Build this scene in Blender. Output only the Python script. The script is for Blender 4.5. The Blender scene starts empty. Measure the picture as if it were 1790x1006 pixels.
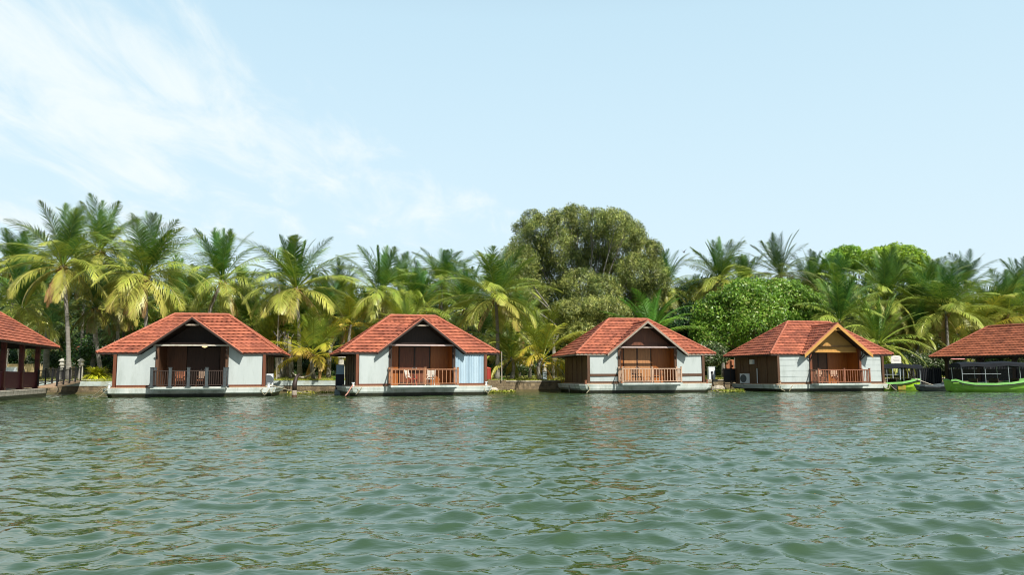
import bpy, math, random
import numpy as np
from mathutils import Vector, Matrix

sc = bpy.context.scene
COL = sc.collection
# ------------------------------------------------------------------ camera
F_PX, CAM_H, PITCH, ROLL = 1396.3, 1.29, 0.110, -0.0037
cam_data = bpy.data.cameras.new('camera')
cam = bpy.data.objects.new('camera', cam_data); COL.objects.link(cam)
cam_data.sensor_width = 36.0; cam_data.lens = F_PX / 1790 * 36
cam_data.clip_start = 0.1; cam_data.clip_end = 6000
R0 = Vector((1, 0, 0)); U0 = Vector((0, -math.sin(PITCH), math.cos(PITCH)))
Rc = R0 * math.cos(ROLL) + U0 * math.sin(ROLL); Uc = U0 * math.cos(ROLL) - R0 * math.sin(ROLL)
Bc = Rc.cross(Uc)
m = Matrix((Rc, Uc, Bc)).transposed().to_4x4(); m.translation = (0, 0, CAM_H)
cam.matrix_world = m
sc.camera = cam
# ------------------------------------------------------------------ sun, sky, exposure
SUN_EL, SUN_AZ = math.radians(47), math.radians(36)      # azimuth: from -Y towards +X
S = Vector((math.sin(SUN_AZ) * math.cos(SUN_EL), -math.cos(SUN_AZ) * math.cos(SUN_EL), math.sin(SUN_EL)))
sun_data = bpy.data.lights.new('sun', 'SUN'); sun_data.energy = 5.0; sun_data.angle = math.radians(0.5)
sun_data.color = (1.0, 0.95, 0.86)
sun = bpy.data.objects.new('sun', sun_data); COL.objects.link(sun)
sun.rotation_euler = S.to_track_quat('Z', 'Y').to_euler()
world = bpy.data.worlds.new('World'); sc.world = world; world.use_nodes = True
def build_sky():
    nt = world.node_tree; N = nt.nodes; L = nt.links; N.clear()
    out = N.new('ShaderNodeOutputWorld'); bg = N.new('ShaderNodeBackground')
    sky = N.new('ShaderNodeTexSky'); sky.sky_type = 'NISHITA'; sky.sun_disc = False
    sky.sun_elevation = SUN_EL; sky.sun_rotation = math.atan2(S.x, S.y)
    sky.air_density = 1.0; sky.dust_density = 2.5; sky.ozone_density = 1.2
    bg.inputs['Strength'].default_value = 0.1
    tc = N.new('ShaderNodeTexCoord'); sep = N.new('ShaderNodeSeparateXYZ')
    L.new(tc.outputs['Generated'], sep.inputs[0])
    # thin humid veil: whiter towards the horizon
    el = N.new('ShaderNodeMapRange'); el.inputs[1].default_value = 0.0; el.inputs[2].default_value = 0.75
    el.inputs[3].default_value = 0.96; el.inputs[4].default_value = 0.60; L.new(sep.outputs['Z'], el.inputs[0])
    veil = N.new('ShaderNodeMix'); veil.data_type = 'RGBA'
    L.new(el.outputs[0], veil.inputs[0]); L.new(sky.outputs[0], veil.inputs[6])
    gr = N.new('ShaderNodeValToRGB'); L.new(sep.outputs['Z'], gr.inputs[0])
    gr.color_ramp.elements[0].position = 0.0; gr.color_ramp.elements[0].color = (6.2/9, 7.35/9, 7.9/9, 1)
    gr.color_ramp.elements[1].position = 0.8; gr.color_ramp.elements[1].color = (2.6/9, 4.1/9, 5.5/9, 1)
    e = gr.color_ramp.elements.new(0.42); e.color = (5.45/9, 7.5/9, 8.55/9, 1)
    sc8 = N.new('ShaderNodeVectorMath'); sc8.operation = 'SCALE'; sc8.inputs['Scale'].default_value = 9.0
    L.new(gr.outputs[0], sc8.inputs[0]); L.new(sc8.outputs[0], veil.inputs[7])
    # clouds: wisps on a plane high above
    dv = N.new('ShaderNodeVectorMath'); dv.operation = 'DIVIDE'
    zz = N.new('ShaderNodeMath'); zz.operation = 'ADD'; zz.inputs[1].default_value = 0.12
    zm = N.new('ShaderNodeMath'); zm.operation = 'MAXIMUM'; zm.inputs[1].default_value = 0.0
    L.new(sep.outputs['Z'], zm.inputs[0]); L.new(zm.outputs[0], zz.inputs[0])
    cmb = N.new('ShaderNodeCombineXYZ')
    for i in range(3): L.new(zz.outputs[0], cmb.inputs[i])
    L.new(tc.outputs['Generated'], dv.inputs[0]); L.new(cmb.outputs[0], dv.inputs[1])
    mp = N.new('ShaderNodeMapping'); mp.inputs['Rotation'].default_value = (0, 0, math.radians(12))
    mp.inputs['Scale'].default_value = (1.5, 0.62, 0.0); mp.inputs['Location'].default_value = (3.2, 1.7, 0)
    L.new(dv.outputs[0], mp.inputs[0])
    n1 = N.new('ShaderNodeTexNoise'); n1.inputs['Scale'].default_value = 2.8; n1.inputs['Detail'].default_value = 10
    n1.inputs['Roughness'].default_value = 0.62; n1.inputs['Distortion'].default_value = 0.5
    L.new(mp.outputs[0], n1.inputs['Vector'])
    # coverage: more cloud to the left (-x), almost none right
    sx = N.new('ShaderNodeSeparateXYZ'); L.new(dv.outputs[0], sx.inputs[0])
    # the cloud bank lies below a line that runs from the upper left down to the middle of the view
    b2 = N.new('ShaderNodeMath'); b2.operation = 'MULTIPLY_ADD'; b2.inputs[1].default_value = 0.36
    L.new(sep.outputs['X'], b2.inputs[0]); L.new(sep.outputs['Z'], b2.inputs[2])
    b3 = N.new('ShaderNodeMapRange'); b3.inputs[1].default_value = 0.325; b3.inputs[2].default_value = 0.185
    b3.inputs[3].default_value = -0.22; b3.inputs[4].default_value = 0.20; L.new(b2.outputs[0], b3.inputs[0])
    b4 = N.new('ShaderNodeMapRange'); b4.inputs[1].default_value = 0.2; b4.inputs[2].default_value = 0.02
    b4.inputs[3].default_value = 0.0; b4.inputs[4].default_value = -0.20; L.new(b2.outputs[0], b4.inputs[0])
    b5 = N.new('ShaderNodeMapRange'); b5.inputs[1].default_value = -0.42; b5.inputs[2].default_value = 0.10
    b5.inputs[3].default_value = 0.04; b5.inputs[4].default_value = -0.27; L.new(sep.outputs['X'], b5.inputs[0])
    b6 = N.new('ShaderNodeMath'); b6.operation = 'ADD'; L.new(b3.outputs[0], b6.inputs[0]); L.new(b4.outputs[0], b6.inputs[1])
    bd = N.new('ShaderNodeMath'); bd.operation = 'ADD'; L.new(b6.outputs[0], bd.inputs[0]); L.new(b5.outputs[0], bd.inputs[1])
    ad = N.new('ShaderNodeMath'); ad.operation = 'ADD'; L.new(n1.outputs['Fac'], ad.inputs[0]); L.new(bd.outputs[0], ad.inputs[1])
    cr = N.new('ShaderNodeMapRange'); cr.interpolation_type = 'SMOOTHSTEP'
    cr.inputs[1].default_value = 0.44; cr.inputs[2].default_value = 0.80; cr.inputs[3].default_value = 0; cr.inputs[4].default_value = 0.85
    L.new(ad.outputs[0], cr.inputs[0])
    cl = N.new('ShaderNodeMix'); cl.data_type = 'RGBA'; cl.inputs[7].default_value = (7.25, 7.8, 7.8, 1)
    L.new(cr.outputs[0], cl.inputs[0]); L.new(veil.outputs[2], cl.inputs[6])
    # sky dimmed behind the viewer, added to cut fill light and deepen shade
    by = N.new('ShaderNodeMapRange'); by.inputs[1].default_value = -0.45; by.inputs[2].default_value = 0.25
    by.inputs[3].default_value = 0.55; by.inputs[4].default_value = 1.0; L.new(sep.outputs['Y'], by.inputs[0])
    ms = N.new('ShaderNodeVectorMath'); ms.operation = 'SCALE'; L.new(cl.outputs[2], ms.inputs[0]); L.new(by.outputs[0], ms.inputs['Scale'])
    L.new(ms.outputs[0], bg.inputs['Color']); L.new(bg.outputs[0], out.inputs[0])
build_sky()
vs = sc.view_settings; vs.view_transform = 'Standard'; vs.look = 'None'; vs.exposure = 0.38; vs.gamma = 1.0
vs.use_curve_mapping = False
sc.cycles.filter_width = 1.05; sc.cycles.max_bounces = 6; sc.cycles.transparent_max_bounces = 4

def horizon(px): return 657.4 - 0.0037 * (px - 895)
def WX(px, D): return (px - 895) / F_PX * D
def WZ(px, py, D): return CAM_H + (horizon(px) - py) * D / F_PX

# ------------------------------------------------------------------ helpers
class MB:
    def __init__(s): s.v = []; s.f = []; s.a = []; s.mi = []
    def face(s, pts, a=0.5, mi=0):
        i = len(s.v); s.v.extend([tuple(p) for p in pts]); s.f.append(tuple(range(i, i + len(pts)))); s.a.append(a); s.mi.append(mi)
    def box(s, x0, x1, y0, y1, z0, z1, a=0.5, mi=0, M=None):
        c = [Vector((x, y, z)) for z in (z0, z1) for y in (y0, y1) for x in (x0, x1)]
        if M is not None: c = [M @ p for p in c]
        i = len(s.v); s.v.extend([tuple(p) for p in c])
        for q in ((0, 2, 3, 1), (4, 5, 7, 6), (0, 1, 5, 4), (2, 6, 7, 3), (0, 4, 6, 2), (1, 3, 7, 5)):
            s.f.append(tuple(i + k for k in q)); s.a.append(a); s.mi.append(mi)
    def bar(s, p, q, w, h=None, a=0.5, mi=0):
        p, q = Vector(p), Vector(q); h = h or w; t = (q - p); L = t.length
        if L < 1e-6: return
        t.normalize(); up = Vector((0, 0, 1)) if abs(t.z) < 0.95 else Vector((0, 1, 0))
        sd = t.cross(up).normalized(); u = sd.cross(t)
        M = Matrix((sd, t, u)).transposed().to_4x4(); M.translation = p
        s.box(-w / 2, w / 2, 0, L, -h / 2, h / 2, a, mi, M)
    def tube(s, pts, rad, n=8, a=0.5, mi=0, cap=True):
        pts = [Vector(p) for p in pts]; k = len(pts)
        rad = rad if hasattr(rad, '__len__') else [rad] * k
        base = len(s.v); ref = Vector((0, 0, 1)) if abs((pts[-1] - pts[0]).normalized().z) < 0.9 else Vector((1, 0, 0))
        for i, p in enumerate(pts):
            t = (pts[min(i + 1, k - 1)] - pts[max(i - 1, 0)]).normalized()
            sd = t.cross(ref).normalized(); u = sd.cross(t)
            for j in range(n):
                an = 2 * math.pi * j / n
                s.v.append(tuple(p + (sd * math.cos(an) + u * math.sin(an)) * rad[i]))
        for i in range(k - 1):
            for j in range(n):
                b = base + i * n; s.f.append((b + j, b + (j + 1) % n, b + n + (j + 1) % n, b + n + j)); s.a.append(a); s.mi.append(mi)
        if cap:
            s.f.append(tuple(base + j for j in reversed(range(n)))); s.a.append(a); s.mi.append(mi)
            s.f.append(tuple(base + (k - 1) * n + j for j in range(n))); s.a.append(a); s.mi.append(mi)
    def lathe(s, prof, n=12, c=(0, 0), a=0.5, mi=0):
        base = len(s.v); k = len(prof)
        for r, z in prof:
            for j in range(n):
                an = 2 * math.pi * (j + .5) / n; s.v.append((c[0] + r * math.cos(an), c[1] + r * math.sin(an), z))
        for i in range(k - 1):
            for j in range(n):
                b = base + i * n; s.f.append((b + j, b + (j + 1) % n, b + n + (j + 1) % n, b + n + j)); s.a.append(a); s.mi.append(mi)
        s.f.append(tuple(base + j for j in reversed(range(n)))); s.a.append(a); s.mi.append(mi)
        s.f.append(tuple(base + (k - 1) * n + j for j in range(n))); s.a.append(a); s.mi.append(mi)
    def build(s, name, mats, parent=None, loc=None, smooth=False):
        me = bpy.data.meshes.new(name); me.from_pydata(s.v, [], s.f); 
        if not isinstance(mats, (list, tuple)): mats = [mats]
        for mt in mats: me.materials.append(mt)
        at = me.attributes.new('v', 'FLOAT', 'FACE'); at.data.foreach_set('value', np.array(s.a, dtype=np.float32))
        if len(mats) > 1: me.polygons.foreach_set('material_index', np.array(s.mi, dtype=np.int32))
        if smooth: me.polygons.foreach_set('use_smooth', [True] * len(s.f))
        me.update()
        o = bpy.data.objects.new(name, me); COL.objects.link(o)
        if parent is not None: o.parent = parent
        if loc is not None: o.location = loc
        return o
def np_mesh(name, V, Fq, att, mat, parent=None, smooth=False):
    """V (n,3), Fq (m,k) index array, all faces of k corners"""
    me = bpy.data.meshes.new(name); k = Fq.shape[1]
    me.vertices.add(len(V)); me.vertices.foreach_set('co', V.astype(np.float32).ravel())
    me.loops.add(Fq.size); me.loops.foreach_set('vertex_index', Fq.astype(np.int32).ravel())
    me.polygons.add(len(Fq)); me.polygons.foreach_set('loop_start', np.arange(0, Fq.size, k, dtype=np.int32))
    if smooth: me.polygons.foreach_set('use_smooth', np.ones(len(Fq), dtype=bool))
    me.materials.append(mat)
    if att is not None:
        at = me.attributes.new('v', 'FLOAT', 'FACE'); at.data.foreach_set('value', att.astype(np.float32))
    me.update(calc_edges=True); me.validate()
    o = bpy.data.objects.new(name, me); COL.objects.link(o)
    if parent is not None: o.parent = parent
    return o
def tag(o, label=None, cat=None, group=None, kind=None):
    if label: o['label'] = label
    if cat: o['category'] = cat
    if group: o['group'] = group
    if kind: o['kind'] = kind
    return o
def empty(name, loc=(0, 0, 0), rz=0, label=None, cat=None, group=None):
    o = bpy.data.objects.new(name, None); COL.objects.link(o); o.location = loc; o.rotation_euler = (0, 0, rz)
    o.empty_display_size = 0.3
    return tag(o, label, cat, group)
def children(o): return [c for c in KIDS.get(o.name, [])]
def copy_tree(o, parent=None):
    c = o.copy(); COL.objects.link(c)
    if parent is not None: c.parent = parent
    for ch in list(o.children): copy_tree(ch, c)
    return c

# ------------------------------------------------------------------ materials
def mat(name, c1, c2=None, rough=0.7, scale=3.0, detail=5, bump=0.0, bscale=None, lo=0.35, hi=0.65, stretch=(1, 1, 1),
        attr=0.0, spec=0.5, stain=None, stain_scale=0.6, stain_lo=0.55, stain_hi=0.75, metal=0.0, rnd=0.0):
    mt = bpy.data.materials.new(name); mt.use_nodes = True; nt = mt.node_tree; N = nt.nodes; L = nt.links
    p = N['Principled BSDF']; p.inputs['Roughness'].default_value = rough; p.inputs['Metallic'].default_value = metal
    p.inputs['Specular IOR Level'].default_value = spec
    tc = N.new('ShaderNodeTexCoord'); mp = N.new('ShaderNodeMapping'); mp.inputs['Scale'].default_value = stretch
    L.new(tc.outputs['Object'], mp.inputs[0])
    c2 = c2 or tuple(x * 0.75 for x in c1)
    n = N.new('ShaderNodeTexNoise'); n.inputs['Scale'].default_value = scale; n.inputs['Detail'].default_value = detail
    n.inputs['Roughness'].default_value = 0.65
    L.new(mp.outputs[0], n.inputs['Vector'])
    r = N.new('ShaderNodeMapRange'); r.inputs[1].default_value = lo; r.inputs[2].default_value = hi; L.new(n.outputs['Fac'], r.inputs[0])
    mx = N.new('ShaderNodeMix'); mx.data_type = 'RGBA'; mx.inputs[6].default_value = (*c1, 1); mx.inputs[7].default_value = (*c2, 1)
    L.new(r.outputs[0], mx.inputs[0]); cur = mx.outputs[2]
    if stain:
        n2 = N.new('ShaderNodeTexNoise'); n2.inputs['Scale'].default_value = stain_scale; n2.inputs['Detail'].default_value = 8
        n2.inputs['Roughness'].default_value = 0.7
        L.new(mp.outputs[0], n2.inputs['Vector'])
        r2 = N.new('ShaderNodeMapRange'); r2.inputs[1].default_value = stain_lo; r2.inputs[2].default_value = stain_hi; r2.inputs[4].default_value = 0.85
        L.new(n2.outputs['Fac'], r2.inputs[0])
        m2 = N.new('ShaderNodeMix'); m2.data_type = 'RGBA'; L.new(r2.outputs[0], m2.inputs[0]); L.new(cur, m2.inputs[6]); m2.inputs[7].default_value = (*stain, 1)
        cur = m2.outputs[2]
    if attr or rnd:
        hs = N.new('ShaderNodeHueSaturation'); L.new(cur, hs.inputs['Color'])
        src = None
        if attr:
            a = N.new('ShaderNodeAttribute'); a.attribute_name = 'v'
            mr = N.new('ShaderNodeMapRange'); mr.inputs[3].default_value = 1 - attr; mr.inputs[4].default_value = 1 + attr
            L.new(a.outputs['Fac'], mr.inputs[0]); L.new(mr.outputs[0], hs.inputs['Value'])
        if rnd:
            oi = N.new('ShaderNodeObjectInfo'); mr2 = N.new('ShaderNodeMapRange')
            mr2.inputs[3].default_value = 0.5 - rnd; mr2.inputs[4].default_value = 0.5 + rnd
            L.new(oi.outputs['Random'], mr2.inputs[0]); L.new(mr2.outputs[0], hs.inputs['Hue'])
        cur = hs.outputs[0]
    L.new(cur, p.inputs['Base Color'])
    if bump:
        nb = N.new('ShaderNodeTexNoise'); nb.inputs['Scale'].default_value = bscale or scale * 4; nb.inputs['Detail'].default_value = 6
        L.new(mp.outputs[0], nb.inputs['Vector'])
        b = N.new('ShaderNodeBump'); b.inputs['Strength'].default_value = bump; b.inputs['Distance'].default_value = 0.05
        L.new(nb.outputs['Fac'], b.inputs['Height']); L.new(b.outputs[0], p.inputs['Normal'])
    return mt
def leaf_mat(name, stops, trans=0.35, rough=0.4, rnd=0.012, val=0.3, spec=0.5):
    """stops: (pos, rgb) ramp over the face attribute v"""
    mt = bpy.data.materials.new(name); mt.use_nodes = True; nt = mt.node_tree; N = nt.nodes; L = nt.links
    p = N['Principled BSDF']; out = N['Material Output']; p.inputs['Roughness'].default_value = rough
    p.inputs['Specular IOR Level'].default_value = spec
    a = N.new('ShaderNodeAttribute'); a.attribute_name = 'v'
    cr = N.new('ShaderNodeValToRGB'); els = cr.color_ramp.elements
    els[0].position = stops[0][0]; els[0].color = (*stops[0][1], 1); els[1].position = stops[-1][0]; els[1].color = (*stops[-1][1], 1)
    for q, c in stops[1:-1]: e = els.new(q); e.color = (*c, 1)
    L.new(a.outputs['Fac'], cr.inputs[0])
    oi = N.new('ShaderNodeObjectInfo'); hs = N.new('ShaderNodeHueSaturation')
    mh = N.new('ShaderNodeMapRange'); mh.inputs[3].default_value = 0.5 - rnd; mh.inputs[4].default_value = 0.5 + rnd; L.new(oi.outputs['Random'], mh.inputs[0])
    L.new(mh.outputs[0], hs.inputs['Hue'])
    tc = N.new('ShaderNodeTexCoord'); n = N.new('ShaderNodeTexNoise'); n.inputs['Scale'].default_value = 0.7; n.inputs['Detail'].default_value = 3
    L.new(tc.outputs['Object'], n.inputs['Vector'])
    mv = N.new('ShaderNodeMapRange'); mv.inputs[1].default_value = 0.3; mv.inputs[2].default_value = 0.7
    mv.inputs[3].default_value = 1 - val; mv.inputs[4].default_value = 1 + val; L.new(n.outputs['Fac'], mv.inputs[0]); L.new(mv.outputs[0], hs.inputs['Value'])
    L.new(cr.outputs[0], hs.inputs['Color']); L.new(hs.outputs[0], p.inputs['Base Color'])
    t = N.new('ShaderNodeBsdfTranslucent'); L.new(hs.outputs[0], t.inputs[0])
    mx = N.new('ShaderNodeMixShader'); mx.inputs[0].default_value = trans; L.new(p.outputs[0], mx.inputs[1]); L.new(t.outputs[0], mx.inputs[2])
    L.new(mx.outputs[0], out.inputs[0])
    return mt

M = {}
M['tile'] = mat('roof_tile', (0.375, 0.121, 0.066), (0.30, 0.092, 0.054), rough=0.8, scale=0.9, attr=0.27, stain=(0.10, 0.032, 0.026), stain_scale=0.5, stain_lo=0.49, stain_hi=0.70, spec=0.25, bump=0.2, bscale=25)
M['tile_far'] = mat('roof_tile_old', (0.37, 0.122, 0.062), (0.27, 0.088, 0.048), rough=0.85, spec=0.2, scale=1.2, attr=0.25, stain=(0.10, 0.035, 0.024), stain_scale=0.5, stain_lo=0.5, stain_hi=0.75, bump=0.2, bscale=25)
M['ridge'] = mat('ridge_tile', (0.41, 0.132, 0.070), (0.33, 0.10, 0.056), rough=0.7, scale=2, attr=0.1)
M['white'] = mat('white_blind', (0.46, 0.51, 0.50), (0.41, 0.46, 0.455), rough=0.6, scale=0.9, stain=(0.25, 0.29, 0.26), stain_scale=1.1, stain_lo=0.48, stain_hi=0.8, stretch=(1.6, 1, 0.35), bump=0.05, bscale=6)
M['curtain'] = mat('curtain', (0.40, 0.52, 0.60), (0.34, 0.46, 0.55), rough=0.7, scale=2, stretch=(3, 1, 0.4))
M['hull'] = mat('hull_paint', (0.56, 0.60, 0.57), (0.44, 0.50, 0.47), rough=0.45, scale=1.5, stain=(0.17, 0.20, 0.14), stain_scale=1.4, stain_lo=0.48, stain_hi=0.74, stretch=(1.5, 1.5, 0.45), bump=0.05)
M['hull_grey'] = mat('hull_paint_grey', (0.42, 0.50, 0.50), (0.32, 0.40, 0.40), rough=0.5, scale=1.5, stain=(0.2, 0.24, 0.2), stain_scale=1.2)
M['wet'] = mat('wet_waterline', (0.010, 0.012, 0.008), (0.030, 0.030, 0.014), rough=0.35, scale=6)
M['deck'] = mat('deck_planks', (0.42, 0.30, 0.20), (0.30, 0.19, 0.12), rough=0.7, scale=3, stretch=(6, 1, 1))
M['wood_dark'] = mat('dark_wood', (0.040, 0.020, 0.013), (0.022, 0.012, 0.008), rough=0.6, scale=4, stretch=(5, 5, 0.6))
M['wood_red'] = mat('red_wood', (0.19, 0.058, 0.022), (0.09, 0.03, 0.014), rough=0.5, scale=3, stretch=(7, 7, 0.5), lo=0.3, hi=0.7)
M['wood_orange'] = mat('orange_ply', (0.33, 0.105, 0.014), (0.24, 0.07, 0.010), rough=0.45, scale=2.4, stretch=(5, 5, 0.5))
M['wood_brown'] = mat('brown_wood', (0.115, 0.052, 0.022), (0.06, 0.028, 0.014), rough=0.55, scale=3, stretch=(6, 6, 0.5))
M['wood_teak'] = mat('teak_doors', (0.48, 0.23, 0.09), (0.28, 0.125, 0.05), rough=0.5, scale=3, stretch=(8, 8, 0.4), lo=0.3, hi=0.7)
M['rail_teak'] = mat('rail_teak', (0.42, 0.20, 0.10), (0.28, 0.12, 0.06), rough=0.5, scale=5, stretch=(3, 3, 1))
M['rail_pale'] = mat('rail_pale', (0.55, 0.38, 0.27), (0.42, 0.27, 0.18), rough=0.55, scale=5)
M['rail_red'] = mat('rail_redbrown', (0.30, 0.12, 0.065), (0.2, 0.075, 0.04), rough=0.5, scale=5)
M['rail_slate'] = mat('rail_slate', (0.060, 0.075, 0.080), (0.04, 0.05, 0.055), rough=0.55, scale=4)
M['grey_wood'] = mat('weathered_board', (0.34, 0.29, 0.23), (0.24, 0.19, 0.15), rough=0.8, scale=4, stretch=(4, 1, 1))
M['yellow'] = mat('ochre_paint', (0.52, 0.28, 0.065), (0.45, 0.23, 0.055), rough=0.6, scale=2)
M['ochre_board'] = mat('ochre_board', (0.48, 0.26, 0.06), (0.40, 0.21, 0.05), rough=0.6, scale=2)
M['beam'] = mat('tie_beam_pink', (0.50, 0.40, 0.38), (0.38, 0.29, 0.27), rough=0.6, scale=5, stretch=(1, 4, 4))
M['beam_grey'] = mat('tie_beam_grey', (0.50, 0.48, 0.42), (0.32, 0.28, 0.22), rough=0.6, scale=3)
M['maroon'] = mat('maroon_boards', (0.105, 0.013, 0.022), (0.07, 0.010, 0.016), rough=0.55, scale=3, stretch=(8, 8, 0.5))
M['maroon_post'] = mat('maroon_post', (0.13, 0.026, 0.018), (0.07, 0.016, 0.012), rough=0.5, scale=3)
M['black'] = mat('black_paint', (0.012, 0.012, 0.014), (0.02, 0.02, 0.022), rough=0.5, scale=4)
M['canvas'] = mat('black_canvas', (0.010, 0.013, 0.018), (0.006, 0.008, 0.012), rough=0.75, spec=0.2, scale=2, bump=0.3, bscale=4)
M['metal'] = mat('grey_pipe', (0.45, 0.5, 0.52), (0.3, 0.34, 0.36), rough=0.4, scale=5)
M['acwhite'] = mat('ac_casing', (0.72, 0.75, 0.76), (0.62, 0.66, 0.68), rough=0.4, scale=3)
M['acgrille'] = mat('ac_grille', (0.06, 0.075, 0.085), (0.1, 0.12, 0.13), rough=0.5, scale=30)
M['wallblue'] = mat('painted_seawall', (0.50, 0.56, 0.52), (0.38, 0.45, 0.43), rough=0.8, scale=2, stain=(0.28, 0.28, 0.17), stain_scale=1.6, stain_lo=0.5, stain_hi=0.7, bump=0.2)
M['stone'] = mat('laterite_seawall', (0.23, 0.175, 0.10), (0.11, 0.085, 0.05), rough=0.9, scale=3.5, detail=8, bump=0.9, bscale=9, stain=(0.30, 0.27, 0.2), stain_scale=3, attr=0.3)
M['cap'] = mat('seawall_cap', (0.46, 0.42, 0.34), (0.3, 0.26, 0.2), rough=0.9, scale=3, bump=0.3, stain=(0.16, 0.13, 0.08), stain_scale=2, stain_lo=0.5)
M['mud'] = mat('wet_mud', (0.06, 0.05, 0.022), (0.10, 0.085, 0.03), rough=0.6, scale=4, bump=0.5)
M['path'] = mat('pale_paving', (0.55, 0.50, 0.42), (0.42, 0.38, 0.31), rough=0.85, scale=3, bump=0.2)
M['trunk'] = mat('palm_bark', (0.27, 0.255, 0.22), (0.14, 0.13, 0.11), rough=0.9, scale=2.5, stretch=(1, 1, 5), bump=0.6, bscale=6, stain=(0.36, 0.35, 0.31), stain_scale=1.5)
M['bark'] = mat('tree_bark', (0.20, 0.17, 0.13), (0.10, 0.085, 0.06), rough=0.9, scale=4, stretch=(2, 2, 0.5), bump=0.5)
M['lantern'] = mat('stone_lantern', (0.50, 0.48, 0.41), (0.36, 0.35, 0.3), rough=0.85, scale=5, bump=0.3)
M['lantern_blue'] = mat('blue_grey_plinth', (0.36, 0.44, 0.48), (0.28, 0.35, 0.39), rough=0.7, scale=5)
M['panelblue'] = mat('pale_blue_panel', (0.40, 0.58, 0.72), (0.34, 0.52, 0.66), rough=0.5, scale=3)
M['navy'] = mat('navy_panel', (0.010, 0.013, 0.028), (0.016, 0.02, 0.04), rough=0.5, scale=3)
M['red'] = mat('red_bin', (0.34, 0.035, 0.025), (0.26, 0.03, 0.02), rough=0.45, scale=3)
M['terracotta'] = mat('terracotta', (0.42, 0.16, 0.07), (0.30, 0.11, 0.05), rough=0.8, scale=6, bump=0.4)
M['rope'] = mat('rope', (0.36, 0.33, 0.22), (0.25, 0.22, 0.15), rough=0.9, scale=20)
M['rope_pink'] = mat('rope_faded_red', (0.50, 0.26, 0.20), (0.40, 0.2, 0.15), rough=0.9, scale=20)
M['boat'] = mat('green_boat_paint', (0.17, 0.40, 0.03), (0.13, 0.33, 0.026), rough=0.4, scale=2, stain=(0.16, 0.22, 0.05), stain_scale=1.5, stain_lo=0.55)
M['boat_lite'] = mat('pale_green_trim', (0.26, 0.56, 0.16), (0.2, 0.48, 0.13), rough=0.4, scale=3)
M['boat_lime'] = mat('lime_boat_paint', (0.40, 0.66, 0.03), (0.26, 0.5, 0.03), rough=0.4, scale=3)
M['boat_orange'] = mat('orange_patch', (0.40, 0.24, 0.03), (0.2, 0.22, 0.03), rough=0.5, scale=4)
M['boat_blue'] = mat('blue_boat_bottom', (0.05, 0.27, 0.42), (0.04, 0.2, 0.34), rough=0.4, scale=3)
M['boat_grey'] = mat('grey_boat_paint', (0.12, 0.15, 0.16), (0.06, 0.08, 0.09), rough=0.5, scale=3)
M['sign'] = mat('cream_sign', (0.72, 0.70, 0.66), (0.62, 0.60, 0.56), rough=0.6, scale=3)
M['sign_ink'] = mat('sign_ink', (0.22, 0.2, 0.2), (0.3, 0.28, 0.28), rough=0.7, scale=30)
M['hutwall'] = mat('hut_wall', (0.5, 0.40, 0.22), (0.4, 0.31, 0.17), rough=0.8, scale=2)
M['pink'] = mat('pink_canvas', (0.62, 0.25, 0.24), (0.5, 0.2, 0.2), rough=0.7, scale=3)
M['husk'] = mat('coconut_husk', (0.30, 0.22, 0.05), (0.16, 0.12, 0.03), rough=0.7, scale=4)
M['plastic_white'] = mat('white_chair', (0.7, 0.66, 0.58), (0.6, 0.56, 0.5), rough=0.5, scale=3)
M['plastic_red'] = mat('red_chair_frame', (0.45, 0.08, 0.05), (0.38, 0.07, 0.05), rough=0.5, scale=3)
M['chair_wood'] = mat('chair_wood', (0.36, 0.13, 0.06), (0.22, 0.08, 0.04), rough=0.45, scale=5)
M['chair_back'] = mat('chair_rattan', (0.34, 0.24, 0.17), (0.2, 0.14, 0.1), rough=0.7, scale=20)
M['bird'] = mat('bird_feathers', (0.03, 0.03, 0.03), (0.05, 0.045, 0.04), rough=0.8)
m_ = bpy.data.materials.new('lit_lamp'); m_.use_nodes = True
m_.node_tree.nodes['Principled BSDF'].inputs['Emission Color'].default_value = (1, 0.72, 0.3, 1)
m_.node_tree.nodes['Principled BSDF'].inputs['Emission Strength'].default_value = 1.2
M['lamp'] = m_
# foliage; v runs over leaf age (palms) or leaf tone
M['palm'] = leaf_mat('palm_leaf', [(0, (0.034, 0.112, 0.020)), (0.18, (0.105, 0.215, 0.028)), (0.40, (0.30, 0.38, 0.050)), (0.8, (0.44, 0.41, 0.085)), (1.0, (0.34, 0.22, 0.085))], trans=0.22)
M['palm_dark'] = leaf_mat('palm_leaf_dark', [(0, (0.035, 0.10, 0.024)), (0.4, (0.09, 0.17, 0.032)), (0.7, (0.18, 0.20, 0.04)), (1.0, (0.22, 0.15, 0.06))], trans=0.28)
M['palm_yellow'] = leaf_mat('palm_leaf_yellow', [(0, (0.13, 0.22, 0.025)), (0.35, (0.30, 0.34, 0.03)), (0.7, (0.55, 0.43, 0.05)), (1.0, (0.42, 0.25, 0.10))], trans=0.35)
M['palm_bright'] = leaf_mat('palm_leaf_bright', [(0, (0.07, 0.24, 0.03)), (0.6, (0.16, 0.36, 0.04)), (1.0, (0.26, 0.38, 0.06))], trans=0.35)
M['leaf_bright'] = leaf_mat('leaf_bright', [(0, (0.060, 0.160, 0.014)), (0.6, (0.19, 0.36, 0.034)), (0.9, (0.28, 0.43, 0.05)), (1.0, (0.36, 0.42, 0.10))], trans=0.3)
M['leaf_lime'] = leaf_mat('leaf_lime', [(0, (0.09, 0.20, 0.018)), (0.6, (0.27, 0.46, 0.035)), (1.0, (0.42, 0.58, 0.06))], trans=0.35)
M['leaf_dark'] = leaf_mat('leaf_dark', [(0, (0.014, 0.045, 0.012)), (0.7, (0.035, 0.09, 0.018)), (1.0, (0.09, 0.16, 0.035))], trans=0.25)
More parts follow.
